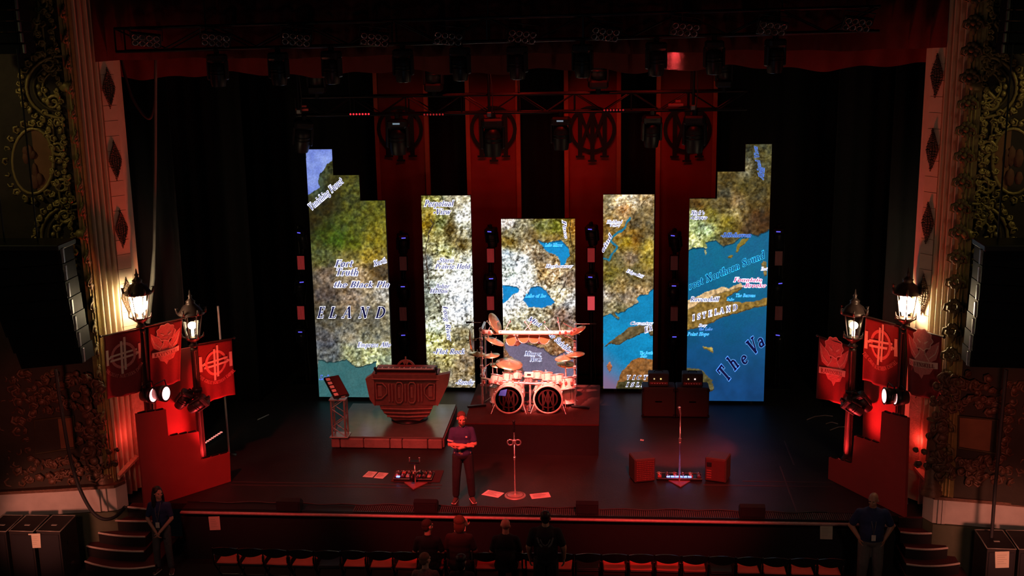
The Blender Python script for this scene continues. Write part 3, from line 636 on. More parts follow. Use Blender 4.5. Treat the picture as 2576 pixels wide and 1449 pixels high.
def paint(S, px, py):
    pts = np.array(S['pts'], float); num = np.zeros(px.shape + (3,)); den = np.zeros(px.shape)
    jx = px + 26 * (fbm(px, py, 3, .03) - .5); jy = py + 26 * (fbm(px, py, 9, .03) - .5)
    for q in pts:
        wgt = 1 / (((jx - q[0]) ** 2 + (jy - q[1]) ** 2) + 60) ** 1.6; num += wgt[..., None] * q[2:5]; den += wgt
    c = num / den[..., None]
    k = S['rough']; lum = c.mean(-1, keepdims=True) / 130
    n1 = fbm(px, py, 21, .15, 4)[..., None]; n2 = fbm(px * .8 + py * .5, py * .8 - px * .4, 31, .22, 3)[..., None]; rid = np.abs(fbm(px, py, 41, .09, 4) - .47)[..., None]
    c = c * (.45 + 1.2 * n1) + k * 4.2 * (n2 - .5) * np.clip(lum, .35, 1.5)
    c = c - np.clip(.06 - rid, 0, .06) * 26 * k * np.clip(lum, .3, 1.4)
    hi = np.clip(fbm(px, py, 51, .24, 3) - .5, 0, 1)[..., None] * np.clip(lum - .75, 0, 1); c = c + hi * 620
    c = c + (fbm(px, py, 61, .06, 3)[..., None] - .5) * np.array([22., 4., -26.])
    c = 255 * (np.clip(c, 4, 330) / 255) ** 1.16
    qx = px + 7 * (fbm(px, py, 71, .09) - .5); qy = py + 7 * (fbm(px, py, 81, .09) - .5)
    for wt in S.get('water', []):
        m = inpoly(qx, qy, wt[0]); g = (fbm(px, py, 91, .035)[..., None] - .5); a, b = np.array(wt[1], float), np.array(wt[2], float)
        kk = np.clip(.5 + 1.4 * g, 0, 1); wc = (a * (1 - kk) + b * kk) * (.9 + .2 * vnoise(px, py, 5, .5)[..., None])
        if len(wt) > 3 and wt[3] == 'fade':
            f = np.clip((py - 860 - (px - 1519) * .9) / 90, 0, 1)[..., None]; wc = wc * (1 - f) + f * np.array([122., 108., 145.]); f2 = np.clip((py - 940) / 60, 0, 1)[..., None]; wc = wc * (1 - .4 * f2) + .4 * f2 * np.array([150., 85., 105.])
        if len(wt) > 3 and wt[3] == 'deep':
            f = np.clip((py - 700) / 280, 0, 1)[..., None]; wc = wc * (1 - f) + f * np.array([20., 66., 116.]) * (.85 + .3 * kk)
        edge = m & ~inpoly(qx, qy - 3, wt[0]); c[m] = wc[m]; c[edge] = c[edge] * .55
    for ld in S.get('land', []):
        m = inpoly(qx, qy, ld[0]); n = (.55 + .95 * fbm(px, py, 23, .16, 4))[..., None]; lc = np.array(ld[1], float) * n + 50 * (n2 - .5); c[m] = lc[m]
        edge = m & ~inpoly(qx, qy + 2.5, ld[0]); c[edge] *= .6
    for ln in S.get('lines', []):
        m = segd(qx, qy, ln[0]) < ln[1]; c[m] = np.array(ln[2], float)
    return np.clip(c, 4, 255)
dm = bpy.data.materials.new('led_picture'); dm.use_nodes = True; nt = dm.node_tree; b = nt.nodes['Principled BSDF']
at = nt.nodes.new('ShaderNodeAttribute'); at.attribute_name = 'picture'
b.inputs['Base Color'].default_value = (.01, .01, .01, 1); b.inputs['Roughness'].default_value = .6
nt.links.new(at.outputs['Color'], b.inputs['Emission Color']); b.inputs['Emission Strength'].default_value = 1.0
def inkm(n, c, k=1.): return mat(n, c, .6, 0, 0, emit=k, ecol=c)
INK_W = inkm('led_white', srgb(238, 240, 255)); INK_B = inkm('led_navy', srgb(14, 16, 60)); INK_S = inkm('led_slate', srgb(70, 72, 120)); INK_C = inkm('led_cyan', srgb(70, 200, 235)); INK_P = inkm('led_rose', srgb(190, 40, 110)); INK_L = inkm('led_skyblue', srgb(95, 150, 215)); INK_D = inkm('led_deep', srgb(10, 70, 120))
INK = dict(W=INK_W, B=INK_B, S=INK_S, C=INK_C, P=INK_P, L=INK_L, D=INK_D)
# text, start x, baseline y, cap height, width, angle, fill, halo, halo growth
WORDS = {
 'left': [('Vanishing Forest', 783, 530, 17, 108, 41, 'S', 'W', .10), ('Fort', 842, 671, 17, 44, 0, 'S', 'W', .10), ('Truth', 843, 693, 18, 58, 0, 'S', 'W', .10), ('North', 941, 670, 13, 34, 17, 'S', 'W', .1), ('the Black Pla', 838, 723, 15, 141, 0, 'S', 'W', .10),
          ('E', 797, 800, 28, 17, 0, 'B', 'W', .05), ('L', 826, 800, 28, 19, 0, 'B', 'W', .05), ('A', 860, 800, 29, 23, 0, 'B', 'W', .05), ('N', 901, 800, 28, 24, 0, 'B', 'W', .05), ('D', 943, 800, 28, 24, 0, 'B', 'W', .05), ('Empress Alle', 899, 873, 12, 83, 0, 'S', 'W', .1), ('Lak', 803, 955, 11, 26, 0, 'S', 'L', .08)],
 'inner left': [('Perpetual', 1067, 519, 15, 73, 0, 'S', 'W', .11), ('.View', 1090, 539, 14, 43, 0, 'S', 'W', .11), ('.Storm', 1100, 660, 11, 42, 0, 'S', 'W', .11), ('Prairie Hold', 1094, 676, 12, 88, 0, 'S', 'W', .11), ('Arbor', 1094, 725, 11, 36, 0, 'S', 'W', .1), ('Hallow', 1081, 737, 11, 46, 0, 'S', 'W', .1),
          ('Long River', 1114, 770, 12, 88, -82, 'S', 'W', .11), ('.Flat Rock', 1089, 890, 12, 80, 0, 'S', 'W', .10), ('.Sandy', 1146, 967, 12, 46, 0, 'S', 'W', .10)],
 'centre': [('Lake Mirror', 1371, 620, 8, 44, 0, 'L', 'C', .1), ('Lake of Ise', 1321, 748, 8, 52, 0, 'L', 'C', .1), ('Pass', 1414, 554, 9, 46, -82, 'S', 'W', .11), ('Harborway', 1372, 673, 8, 68, 0, 'S', 'W', .11), ('Mist', 1326, 805, 12, 36, -30, 'S', 'W', .10), ('the Saishlan', 1374, 838, 14, 84, -42, 'S', 'W', .10), ('Mirror', 1319, 895, 11, 42, 0, 'S', 'W', .08), ('Neck', 1333, 909, 12, 30, 0, 'S', 'W', .08)],
 'inner right': [('Highland', 1526, 562, 8, 39, 0, 'S', 'W', .11), ('Valley', 1533, 570, 7, 27, 0, 'S', 'W', .10), ('Wind', 1518, 636, 10, 48, 62, 'S', 'W', .10), ('Edgecliff', 1575, 684, 8, 44, -21, 'S', 'W', .10), ('Coventry', 1585, 817, 8, 56, 0, 'S', 'W', .11), ('E', 1622, 838, 14, 10, 17, 'S', 'W', .08), ('N', 1634, 833, 15, 9, 17, 'S', 'W', .08), ('The South', 1609, 891, 7, 33, 0, 'L', 'C', .1), ('Isle', 1611, 899, 7, 16, 0, 'L', 'C', .1),
          ('V', 1575, 955, 11, 9, 0, 'B', 'W', .07), ('I', 1590, 955, 11, 6, 0, 'B', 'W', .07), ('C', 1601, 955, 11, 10, 0, 'B', 'W', .07), ('T', 1617, 955, 11, 10, 0, 'B', 'W', .07), ('I', 1574, 973, 11, 6, 0, 'B', 'W', .07), ('S', 1585, 973, 11, 9, 0, 'B', 'W', .07), ('L', 1599, 973, 11, 9, 0, 'B', 'W', .07), ('E', 1612, 973, 11, 9, 0, 'B', 'W', .07)],
 'right': [("Nick's", 1738, 540, 10, 34, 0, 'S', 'W', .10), ('.Grove', 1736, 552, 11, 42, 0, 'S', 'W', .10), ('.Idlehaven', 1813, 596, 10, 76, 0, 'S', 'L', .1), ('reat Northern Sound', 1734, 729, 18, 208, 23, 'D', 'C', .07), ('Fountain', 1845, 709, 11, 72, 0, 'P', 'W', .11), ('.Brooke', 1868, 723, 11, 58, 0, 'P', 'W', .11),
          ('Ravenskill', 1736, 758, 11, 72, 0, 'S', 'W', .11), ('The Barrens', 1850, 747, 8, 50, 0, 'L', 'C', .08), ('Isle', 1828, 756, 6, 18, 0, 'L', 'C', .08), ('I', 1742, 807, 14, 6, 14, 'S', 'W', .1), ('S', 1754, 804, 14, 9, 14, 'S', 'W', .1), ('T', 1767, 801, 14, 10, 14, 'S', 'W', .1), ('E', 1782, 797, 14, 10, 14, 'S', 'W', .1), ('L', 1797, 793, 14, 10, 14, 'S', 'W', .1), ('A', 1810, 790, 14, 12, 14, 'S', 'W', .1), ('N', 1827, 786, 14, 12, 14, 'S', 'W', .1), ('D', 1844, 782, 14, 12, 14, 'S', 'W', .1),
          ('Bay', 1757, 822, 7, 20, 0, 'S', 'W', .1), ('Point Hope', 1729, 844, 8, 54, 0, 'L', 'C', .08), ('the Lake', 1758, 831, 7, 34, 0, 'L', 'L', .05), ('T', 1829, 962, 38, 22, 53, 'B', 'L', .075), ('h', 1848, 933, 36, 20, 48, 'B', 'L', .075), ('e', 1872, 919, 30, 17, 45, 'B', 'L', .075), ('V', 1894, 894, 36, 24, 40, 'B', 'L', .075), ('a', 1912, 876, 32, 18, 36, 'B', 'L', .075), ('Arm', 1920, 452, 12, 30, 84, 'S', 'L', .08), ('Island View', 1918, 440, 10, 74, 101, 'S', 'L', .08), ('East', 1914, 680, 8, 16, 0, 'S', 'W', .1)],
}
CASE = mat('screen_housing', (.01, .01, .012), .6)
for S in SCREENS:
    Y = S['Y']; P = [atY(x, y, Y) for x, y in S['outline']]
    # straighten to an upright cabinet made of level rows
    zb = (P[-1].z + P[-2].z) / 2; xs = [p.x for p in P]; nm = S['name']
    if len(P) == 4: steps = [((P[0].x + P[3].x) / 2, (P[1].x + P[2].x) / 2, (P[0].z + P[1].z) / 2)]
    elif nm == 'left':
        x0 = (P[0].x + P[7].x) / 2; x3 = (P[5].x + P[6].x) / 2; steps = [(x0, (P[1].x + P[2].x) / 2, P[0].z), ((P[1].x + P[2].x) / 2, (P[3].x + P[4].x) / 2, P[2].z), ((P[3].x + P[4].x) / 2, x3, P[4].z)]
    else:
        x0 = (P[0].x + P[7].x) / 2; x3 = (P[5].x + P[6].x) / 2; steps = [(x0, (P[1].x + P[2].x) / 2, P[0].z), ((P[1].x + P[2].x) / 2, (P[3].x + P[4].x) / 2, P[2].z), ((P[3].x + P[4].x) / 2, x3, P[4].z)]
    xl, xr = steps[0][0], steps[-1][1]
    sc = thing('led_screen', {'left': 'stepped LED screen showing a map with ELAND in navy letters', 'inner left': 'tall narrow LED screen showing a bleached pale map reading Flat Rock', 'centre': 'LED screen behind the drums showing three blue lakes on a map', 'inner right': 'tall narrow LED screen showing a coast with a blue river', 'right': 'stepped LED screen showing a deep blue sea and Great Northern Sound'}[nm], 'screen', ((xl + xr) / 2, Y, 0), 'LED map screens across the stage')
    hs = MB(); pr = [(xl - .01, zb - .01)]
    top = []
    for a, c, z in steps: top += [(a, z), (c, z)]
    out = [(xr, zb)] + [(x, z) for x, z in top[::-1]] + [(xl, zb)]
    hs.prism([(x, Y + .012, z) for x, z in out], (0, .11, 0))
    for a, c, z in steps: hs.box(((a + c) / 2, Y + .16, (z + zb) / 2), (.06, .08, z - zb))
    hs.box((xl + .3, Y + .4, zb / 2), (.08, .7, zb)).box((xr - .3, Y + .4, zb / 2), (.08, .7, zb))
    obj('housing', hs, CASE, sc)
    g = .0155; me = bpy.data.meshes.new('display'); V = []; Fc = []; base = 0
    for a, c, z in steps:
        nx_ = max(2, int(round((c - a) / g))); nz_ = max(2, int(round((z - zb) / g)))
        X = np.linspace(a, c, nx_ + 1); Z = np.linspace(zb, z, nz_ + 1); gx, gz = np.meshgrid(X, Z)
        V.append(np.stack([gx.ravel(), np.full(gx.size, Y), gz.ravel()], 1))
        i = np.arange(nz_)[:, None] * (nx_ + 1) + np.arange(nx_)[None, :] + base; i = i.ravel()
        Fc.append(np.stack([i, i + 1, i + nx_ + 2, i + nx_ + 1], 1)); base += gx.size
    V = np.concatenate(V); Fc = np.concatenate(Fc)
    cv = (V - CAM) @ RW; px = CC[0] + F_ * cv[:, 0] / cv[:, 2]; py = CC[1] + F_ * cv[:, 1] / cv[:, 2]
    c = paint(S, px, py) / 255; lin = np.where(c <= .04045, c / 12.92, ((c + .055) / 1.055) ** 2.4)
    o3 = np.array([(xl + xr) / 2, Y, 0.])
    me.from_pydata((V - o3).tolist(), [], Fc.tolist()); ca = me.color_attributes.new('picture', 'FLOAT_COLOR', 'POINT')
    ca.data.foreach_set('color', np.concatenate([lin, np.ones((len(lin), 1))], 1).astype(np.float32).ravel()); me.materials.append(dm); me.update()
    o = bpy.data.objects.new('display', me); COL.objects.link(o); o.parent = sc; o['_o'] = tuple(o3)
    for tx, x, y, hh, wd, an, fill, halo, grow in WORDS[nm]:
        th = math.radians(an); natural = sum(G.get(ch, G['o'])[0] + .06 for ch in tx); kx = wd / natural
        for lay, ink, gw in ((0, halo, grow), (1, fill, (.012 if hh < 9.5 else .022) if len(tx) > 1 else (.03 if hh > 29 else .012))):
            D = Draw(lambda a, b_, Y=Y, lay=lay: atY(a, b_, Y - .006 - .006 * lay))
            glyphs(D, tx, lambda a, b_: (x + math.cos(th) * a * kx - math.sin(th) * b_ * hh, y - math.sin(th) * a * kx - math.cos(th) * b_ * hh), gw)
            lt = obj('lettering' if lay else 'lettering_outline', D.mb, INK[ink], o)
            if len(tx) > 1: lt['kind'] = 'stuff'

# ================================================================== FLOWN RIG
LENS = mat('dark_lens', (.03, .03, .04), .08, 0., spec=.8, coat=.5)
BLUELED = mat('blue_status_led', (.05, .05, .9), .4, emit=1.3, ecol=(.12, .10, .95))
CYANLED = mat('pale_display', (.3, .5, .6), .4, emit=.35, ecol=(.35, .55, .7))
def truss(name, label, x0, x1, Y, zt, zb, depth, bay, slope=0.):
    root = thing(name, label, 'truss', ((x0 + x1) / 2, Y, zb)); r = .028
    zz = lambda x, z: z + slope * (x - (x0 + x1) / 2)
    for dy in (0, depth):
        for z in (zt, zb): obj('chord', MB().rod((x0, Y + dy, zz(x0, z)), (x1, Y + dy, zz(x1, z)), r, n=8), BLACKM, root)
    n = int((x1 - x0) / bay); bay = (x1 - x0) / n; h = zt - zb; ang = math.atan2(h, bay); L = math.hypot(h, bay)
    br = obj('brace', MB().rod((-L / 2, 0, 0), (L / 2, 0, 0), .014, n=6), BLACKM); br.parent = root
    vt = obj('upright', MB().rod((0, 0, -h / 2), (0, 0, h / 2), .016, n=6), BLACKM); vt.parent = root
    first = True
    for dy in (0, depth):
        for i in range(n):
            x = x0 + (i + .5) * bay; p = (x, Y + dy, zz(x, (zt + zb) / 2)); rt = (0, -ang if i % 2 else ang, 0); px_ = (x0 + i * bay, Y + dy, zz(x0 + i * bay, (zt + zb) / 2))
            if first: br.location = Vector(p) - root.location; br.rotation_euler = rt; vt.location = Vector(px_) - root.location; first = False
            else:
                piece(br, p, rt, parent=root)
                if i % 2 == 0: piece(vt, px_, parent=root)
    ct = obj('cross_tie', MB().rod((0, 0, 0), (0, depth, 0), .014, n=6), BLACKM); ct.parent = root
    for i in range(0, n + 1, 2):
        x = x0 + i * bay
        for k, z in enumerate((zt, zb)):
            p = (x, Y, zz(x, z))
            if i == 0 and k == 0: ct.location = Vector(p) - root.location
            else: piece(ct, p, parent=root)
    for k in (.12, .5, .88): x = x0 + (x1 - x0) * k; obj('hoist_chain', MB().rod((x, Y + depth / 2, zz(x, zt)), (x, Y + depth / 2, 11.56), .012, n=6), BLACKM, root); obj('spreader', MB().rod((x, Y, zz(x, zt)), (x, Y + depth, zz(x, zt)), .02, n=6), BLACKM, root)
    return root
YU, YL = 0.05, 6.3
ua, ub = atY(285, 50, YU), atY(2215, 12, YU); uc = atY(1290, 104, YU).z; ud = atY(1290, 44, YU).z
truss('upper_truss', 'long black box truss across the top carrying blinders and moving lights', ua.x, ub.x, YU, ud, uc, .42, .78, .012)
la, lb = atY(742, 240, YL), atY(1880, 222, YL); lc = atY(1290, 284, YL).z; ld = atY(1290, 238, YL).z
truss('lower_truss', 'short black box truss hanging over the centre stage with red pixel strips', la.x, lb.x, YL, ld, lc, .42, .62, .004)
for i, (px, y0, y1, Y, nm) in enumerate(((755, 60, 282, YL, 'above the lower truss end over the stepped ELAND screen'), (1232, 60, 290, YL, 'in the middle of the lower truss'), (1743, 40, 272, YL, 'above the lower truss end over the sea map screen'))):
    a, b_ = atY(px, y0, Y), atY(px, y1, Y)
    rt = thing('hoist_pipe', 'thin black hoist pipe with cable ' + nm, 'pipe', (b_.x, b_.y - .12, b_.z))
    obj('pipe', MB().rod((b_.x, Y - .1, b_.z), (b_.x, Y - .1, 10.4), .032, n=8), BLACKM, rt)
    obj('cable', MB().tube([(b_.x + .06 + .03 * math.sin(k * 1.3), Y - .15, b_.z + (10.3 - b_.z) * k / 10) for k in range(11)], .012, 5), mat('cable_rubber', (.03, .03, .03), .6), rt)
    obj('clamp', MB().bbox((b_.x, Y - .08, b_.z + .02), (.12, .14, .12), .02), STEEL, rt)
# moving head fixture, built hanging: origin at the clamp
mh = thing('moving_head_light', 'x', 'stage light')
obj('clamp', MB().bbox((0, 0, -.02), (.08, .10, .12), .015), BLACKM, mh)
bs = obj('base', MB().bbox((0, 0, -.14), (.34, .26, .15), .035), SATIN, mh)
obj('status_display', MB().box((0, -.131, -.13), (.12, .006, .028)), LENS, bs)
for s in (-1, 1): obj('yoke_arm', MB().bbox((s * .165, 0, -.36), (.055, .14, .36), .02), SATIN, mh)
hd = obj('head', MB().lathe([(.06, .2), (.12, .19), (.145, .1), (.15, -.1), (.135, -.2), (.125, -.24)], (0, 0, -.42), 16), SATIN, mh)
obj('lens', MB().lathe([(0, -.235), (.06, -.25), (.105, -.242), (.118, -.23)], (0, 0, -.42), 16), LENS, hd)
obj('fin_ring', MB().lathe([(.15, .03), (.16, .03), (.16, .05), (.15, .05)], (0, 0, -.42), 16).lathe([(.15, -.03), (.16, -.03), (.16, -.01), (.15, -.01)], (0, 0, -.42), 16), BLACKM, hd)
def heads(lst, where, group, first=[True]):
    for i, (px, py, Y, sc, rot) in enumerate(lst):
        p = atY(px, py, Y); lab = where % ORD[i]
        if Y > 5: p.y = YL; p.z = (lc - .02 if rot[0] < 2 else ld + .02) + .004 * (p.x - (la.x + lb.x) / 2)
        else: p.y = YU; p.z = uc - .02 + .012 * (p.x - (ua.x + ub.x) / 2)
        if first[0]: mh.location = p; mh.scale = (sc,) * 3; mh.rotation_euler = rot; mh['label'] = lab; mh['group'] = group; first[0] = False
        else:
            q = dup(mh, p, rot, lab, group, sc)
            if px in (1003, 1095, 1412):
                for ch in q.children:
                    for g2 in ch.children:
                        if g2.name.startswith('status_display'): g2.data = g2.data.copy(); g2.data.materials[0] = CYANLED
heads([(x, y, YU + .2, .95, (0, 0, random.uniform(-.5, .5))) for x, y in ((552, 108), (705, 108), (838, 100), (1017, 104), (1160, 103), (1303, 102), (1466, 97), (1650, 92), (1795, 88), (1948, 80))], 'black moving head light hanging under the upper truss, %s from the left', 'moving heads under the upper truss')
heads([(770, 292, YL + .2, 1.25, (.2, .1, .4)), (1003, 290, YL + .2, 1.35, (0, 0, 0)), (1240, 292, YL + .2, 1.45, (0, 0, .2)), (1412, 288, YL + .2, 1.25, (0, 0, -.1)), (1640, 284, YL + .2, 1.2, (.1, 0, .2)), (1747, 276, YL + .2, 1.4, (0, 0, -.2))], 'large black moving head light hanging under the lower truss, %s from the left', 'moving heads under the lower truss')
heads([(803, 238, YL + .2, 1.15, (PI, 0, 0)), (1095, 238, YL + .2, 1.2, (PI, 0, 0)), (1505, 232, YL + .2, 1.25, (PI, 0, .2)), (1818, 225, YL + .2, 1.05, (PI, 0, 0))], 'black moving head light standing up on the lower truss, %s from the left', 'moving heads standing on the lower truss')
# eight-lamp blinder
bl = thing('blinder_light', 'x', 'stage light')
obj('housing', MB().bbox((0, 0, 0), (.50, .06, .27), .015), BLACKM, bl)
REFL = mat('lamp_reflector', (.55, .5, .48), .22, .9)
cup = obj('lamp', MB().lathe([(.0, .035), (.03, .03), (.052, .0), (.056, -.012), (.05, -.012), (.046, 0), (.02, .02)], (0, 0, 0), 12, Matrix.Rotation(-PI / 2, 3, 'X')), REFL, bl)
for i in range(8):
    q = (-.18 + .12 * (i % 4), -.035, -.06 if i < 4 else .06)
    if i == 0: cup.location = q
    else: piece(cup, q, parent=bl)
obj('yoke', MB().tube([(-.27, 0, 0), (-.27, .04, .2), (.27, .04, .2), (.27, 0, 0)], .012, 6), BLACKM, bl)
for i, (px, py) in enumerate(((368, 100), (543, 99), (745, 97), (942, 97), (1127, 95), (1313, 90), (1522, 84), (1722, 72), (1942, 70), (2155, 60))):
    p = atY(px, py, YU - .12); lab = 'eight-lamp blinder light clamped to the upper truss, %s from the left' % ORD[i]; r = (.55, .12, .25)
    if i == 0: bl.location = p; bl.rotation_euler = r; bl['label'] = lab; bl['group'] = 'blinders on the upper truss'
    else: dup(bl, p, r, lab, 'blinders on the upper truss')
# pixel strips with red diodes on the lower truss
REDLED = mat('red_pixel', (.9, .02, .03), .4, emit=1.1, ecol=(1, .03, .05)); REDDIM = mat('red_pixel_dim', (.5, .02, .03), .4, emit=.22, ecol=(1, .05, .06))
for i, (px, py, m_) in enumerate(((905, 287, REDLED), (1091, 288, REDDIM), (1544, 277, REDDIM))):
    p = atY(px, py, YL - .035); r = thing('pixel_strip', 'short strip of seven red diodes under the lower truss, %s from the left' % ORD[i], 'light strip', p, 'red pixel strips on the lower truss')
    obj('bar', MB().box(p, (.50, .03, .06)), BLACKM, r)
    for k in range(7): obj('diode', MB().ball(p + Vector((-.21 + .07 * k, -.02, 0)), .022, 8, 5), m_, r)
for i, (px, py, w_) in enumerate(((760, 276, .3), (1700, 264, .34))):
    p = atY(px, py, YL - .05); r = thing('truss_bracket', 'small steel bracket catching red light at the %s end of the lower truss' % ('ELAND screen', 'sea map')[i], 'bracket', p)
    obj('plate', MB().bbox(p, (w_, .05, .06), .01), mat('steel_red_lit', (.7, .12, .12), .3, .4), r); obj('foot', MB().bbox(p + Vector((.05, 0, .08)), (.12, .05, .05), .01), mat('steel_red_lit', (.7, .12, .12), .3, .4), r)  # red stage light put into the steel's own colour
# hanging multicore cable by the wing
tag(obj('hanging_cable', MB().tube(smooth([atY(*q, 1.9) for q in ((300, 110), (312, 180), (335, 250), (372, 298), (388, 270), (391, 200), (392, 120))]), .03, 6), mat('cable_brown', (.05, .02, .018), .7)), 'thick dark cable looping down beside the proscenium, upper left', 'cable')
tag(obj('drop_cable', MB().tube([atY(*q, 1.9) for q in ((392, -40), (391, 400), (388, 620), (384, 700), (372, 812))], [.03, .03, .03, .05, .05], 6), mat('cable_grey', (.16, .15, .13), .7)), 'grey cable bundle dropping straight to the tall lamp post by ELAND', 'cable')

# ------------------------------------------------------------------ light towers between the screens
YT = 8.1
LEDP = mat('led_wash_panel', (.30, .03, .035), .5, emit=.30, ecol=(.8, .06, .06)); LEDD = mat('led_wash_dim', (.14, .05, .045), .5, emit=.05, ecol=(.6, .12, .1)); LEDB = mat('led_wash_bright', (.5, .05, .06), .5, emit=.85, ecol=(1, .10, .12))
lpn = thing('led_wash_light', 'x', 'stage light')
obj('case', MB().bbox((0, .05, 0), (.21, .10, .40), .02), BLACKM, lpn)
lf_ = obj('diode_panel', MB().box((0, -.005, 0), (.175, .012, .345)), LEDP, lpn)
for k in range(9): obj('rib', MB().box((-.078 + .0195 * k, -.014, 0), (.006, .01, .345)), BLACKM, lpn)
first = True; fm = [True]
towers = [(757, 1., ((585,), (661, 787), (581, 705, 830)), 'outside the ELAND screen', LEDP), (1014, 1., ((585,), (663, 790), (594, 716, 838)), 'between the ELAND and Flat Rock screens', LEDD), (1234, 1., ((585,), (643, 763), (578, 696)), 'between the Flat Rock and centre screens', LEDP),
          (1487, 1., ((585,), (642, 763), (572, 692)), 'between the centre and river screens', LEDB), (1696, 1., ((585,), (662, 790), (588, 714, 842)), 'between the river and sea screens', LEDD), (1959, 1., ((585,), (650, 788), (578, 708, 838)), 'outside the sea screen', LEDD)]
for px, _, (_, pan, hdz), where, m_ in towers:
    p0 = atY(px, 760, YT); zt = atY(px, hdz[0] - 10, YT).z
    r = thing('light_tower', 'black upright light tower ' + where, 'tower', (p0.x, YT + .12, 0))
    obj('pole', MB().rod((p0.x, YT + .15, .03), (p0.x, YT + .15, zt), .05, n=10), BLACKM, r)
    obj('base_plate', MB().bbox((p0.x, YT + .15, .02), (.7, .7, .04), .01), BLACKM, r)
    obj('cable', MB().tube([(p0.x + .09 + .02 * math.sin(k * 1.7), YT + .1, .05 + (zt - .1) * k / 14) for k in range(15)], .012, 5), mat('cable_rubber', (.03, .03, .03), .6), r)
    for k, y in enumerate(pan):
        p = atY(px, y, YT); lab = '%s ribbed LED wash light on the tower %s' % (('upper', 'lower')[k], where)
        if first: q = lpn; q.location = p; q['label'] = lab; q['group'] = 'LED wash lights on the towers'; first = False
        else: q = dup(lpn, p, None, lab, 'LED wash lights on the towers')
        for ch in q.children:
            if ch.name.startswith('diode_panel') and m_ is not LEDP:
                ch.data = ch.data.copy(); ch.data.materials[0] = m_ if not (px == 1487 and k == 0) else LEDP
    for k, y in enumerate(hdz):
        p = atY(px, y, YT); p.y = YT
        q = dup(mh, p + Vector((0, 0, .1)), (.25, 0, random.uniform(-.5, .5)), '%s blue-lit moving head on the tower %s' % (('top', 'middle', 'bottom')[k], where), 'moving heads on the light towers', .85)
        for ch in q.children:
            for g2 in ch.children:
                if g2.name.startswith('status_display'): g2.data = g2.data.copy(); g2.data.materials[0] = BLUELED

# ================================================================== SIDE SETS: stepped flats, lamp posts, banners
IRON = mat('lamp_iron', (.055, .03, .028), .38, .5, noise=.3)
GLASS = bpy.data.materials.new('lantern_glass'); GLASS.use_nodes = True; _g = GLASS.node_tree; _g.nodes.clear()
_o = _g.nodes.new('ShaderNodeOutputMaterial'); _t = _g.nodes.new('ShaderNodeBsdfTransparent'); _s = _g.nodes.new('ShaderNodeBsdfGlossy'); _x = _g.nodes.new('ShaderNodeMixShader'); _x.inputs[0].default_value = .07; _s.inputs['Roughness'].default_value = .1
_t.inputs[0].default_value = (.96, .93, .86, 1); _g.links.new(_t.outputs[0], _x.inputs[1]); _g.links.new(_s.outputs[0], _x.inputs[2]); _g.links.new(_x.outputs[0], _o.inputs[0])
BULB = mat('lamp_bulb', (1, .9, .7), .5, emit=115, ecol=(1, .80, .50)); BULB2 = mat('lamp_bulb_small', (1, .9, .7), .5, emit=16, ecol=(1, .84, .55))
def lamp_post(label, p, zl, tall):
    """p: ground point, zl: height of the lantern's middle"""
    r = thing('lamp_post', label, 'street lamp', p, 'street lamps beside the stage'); x, y = p[0], p[1]; c = lambda z: (x, y, z)
    obj('base', MB().lathe([(.17, 0), (.17, .12), (.12, .16), (.13, .4), (.085, .5), (.085, .55)], c(0), 14), IRON, r)
    sh = obj('shaft', MB().lathe([(.075, .5), (.068, zl - .55), (.075, zl - .54), (.075, zl - .50), (.05, zl - .48)], c(0), 14), IRON, r)
    for k in range(8): an = 2 * PI * k / 8; obj('flute', MB().rod((x + .07 * math.cos(an), y + .07 * math.sin(an), .55), (x + .066 * math.cos(an), y + .066 * math.sin(an), zl - .56), .011, n=5), IRON, sh)
    obj('capital', MB().lathe([(.05, -.48), (.10, -.44), (.06, -.40), (.06, -.36), (.11, -.33), (.15, -.29), (.155, -.26), (.10, -.25)], c(zl), 14), IRON, r)
    for k in range(6):
        an = 2 * PI * k / 6 + .3; ca, sa = math.cos(an), math.sin(an)
        obj('cage_bar', MB().rod((x + .125 * ca, y + .125 * sa, zl - .26), (x + .20 * ca, y + .20 * sa, zl + .20), .010, n=5), IRON, r)
        obj('crest_leaf', MB().tube([(x + .19 * ca, y + .19 * sa, zl + .2), (x + .27 * ca, y + .27 * sa, zl + .24), (x + .29 * ca, y + .29 * sa, zl + .33), (x + .24 * ca, y + .24 * sa, zl + .32)], [.03, .028, .02, .008], 5), IRON, r)
        obj('gallery_leaf', MB().tube([(x + .14 * ca, y + .14 * sa, zl - .28), (x + .2 * ca, y + .2 * sa, zl - .25), (x + .21 * ca, y + .21 * sa, zl - .18)], [.02, .018, .006], 5), IRON, r)
    obj('lantern_glass', MB().lathe([(.118, -.25), (.19, .19)], c(zl), 6, smooth=False), GLASS, r).data.materials[0] = GLASS
    obj('roof', MB().lathe([(.26, .20), (.27, .22), (.22, .27), (.17, .35), (.10, .40), (.085, .44), (.10, .46), (.05, .50), (.03, .54), (.045, .57), (.02, .60), (.012, .67), (.0, .70)], c(zl), 16), IRON, r)
    obj('bulb', MB().ball(c(zl + (-.02 if tall else -.03)), (.145, .145, .165) if tall else (.085, .085, .075), 12, 8).rod(c(zl - .24), c(zl - .1), .03), BULB if tall else BULB2, r)
    return r
FRONT = {}
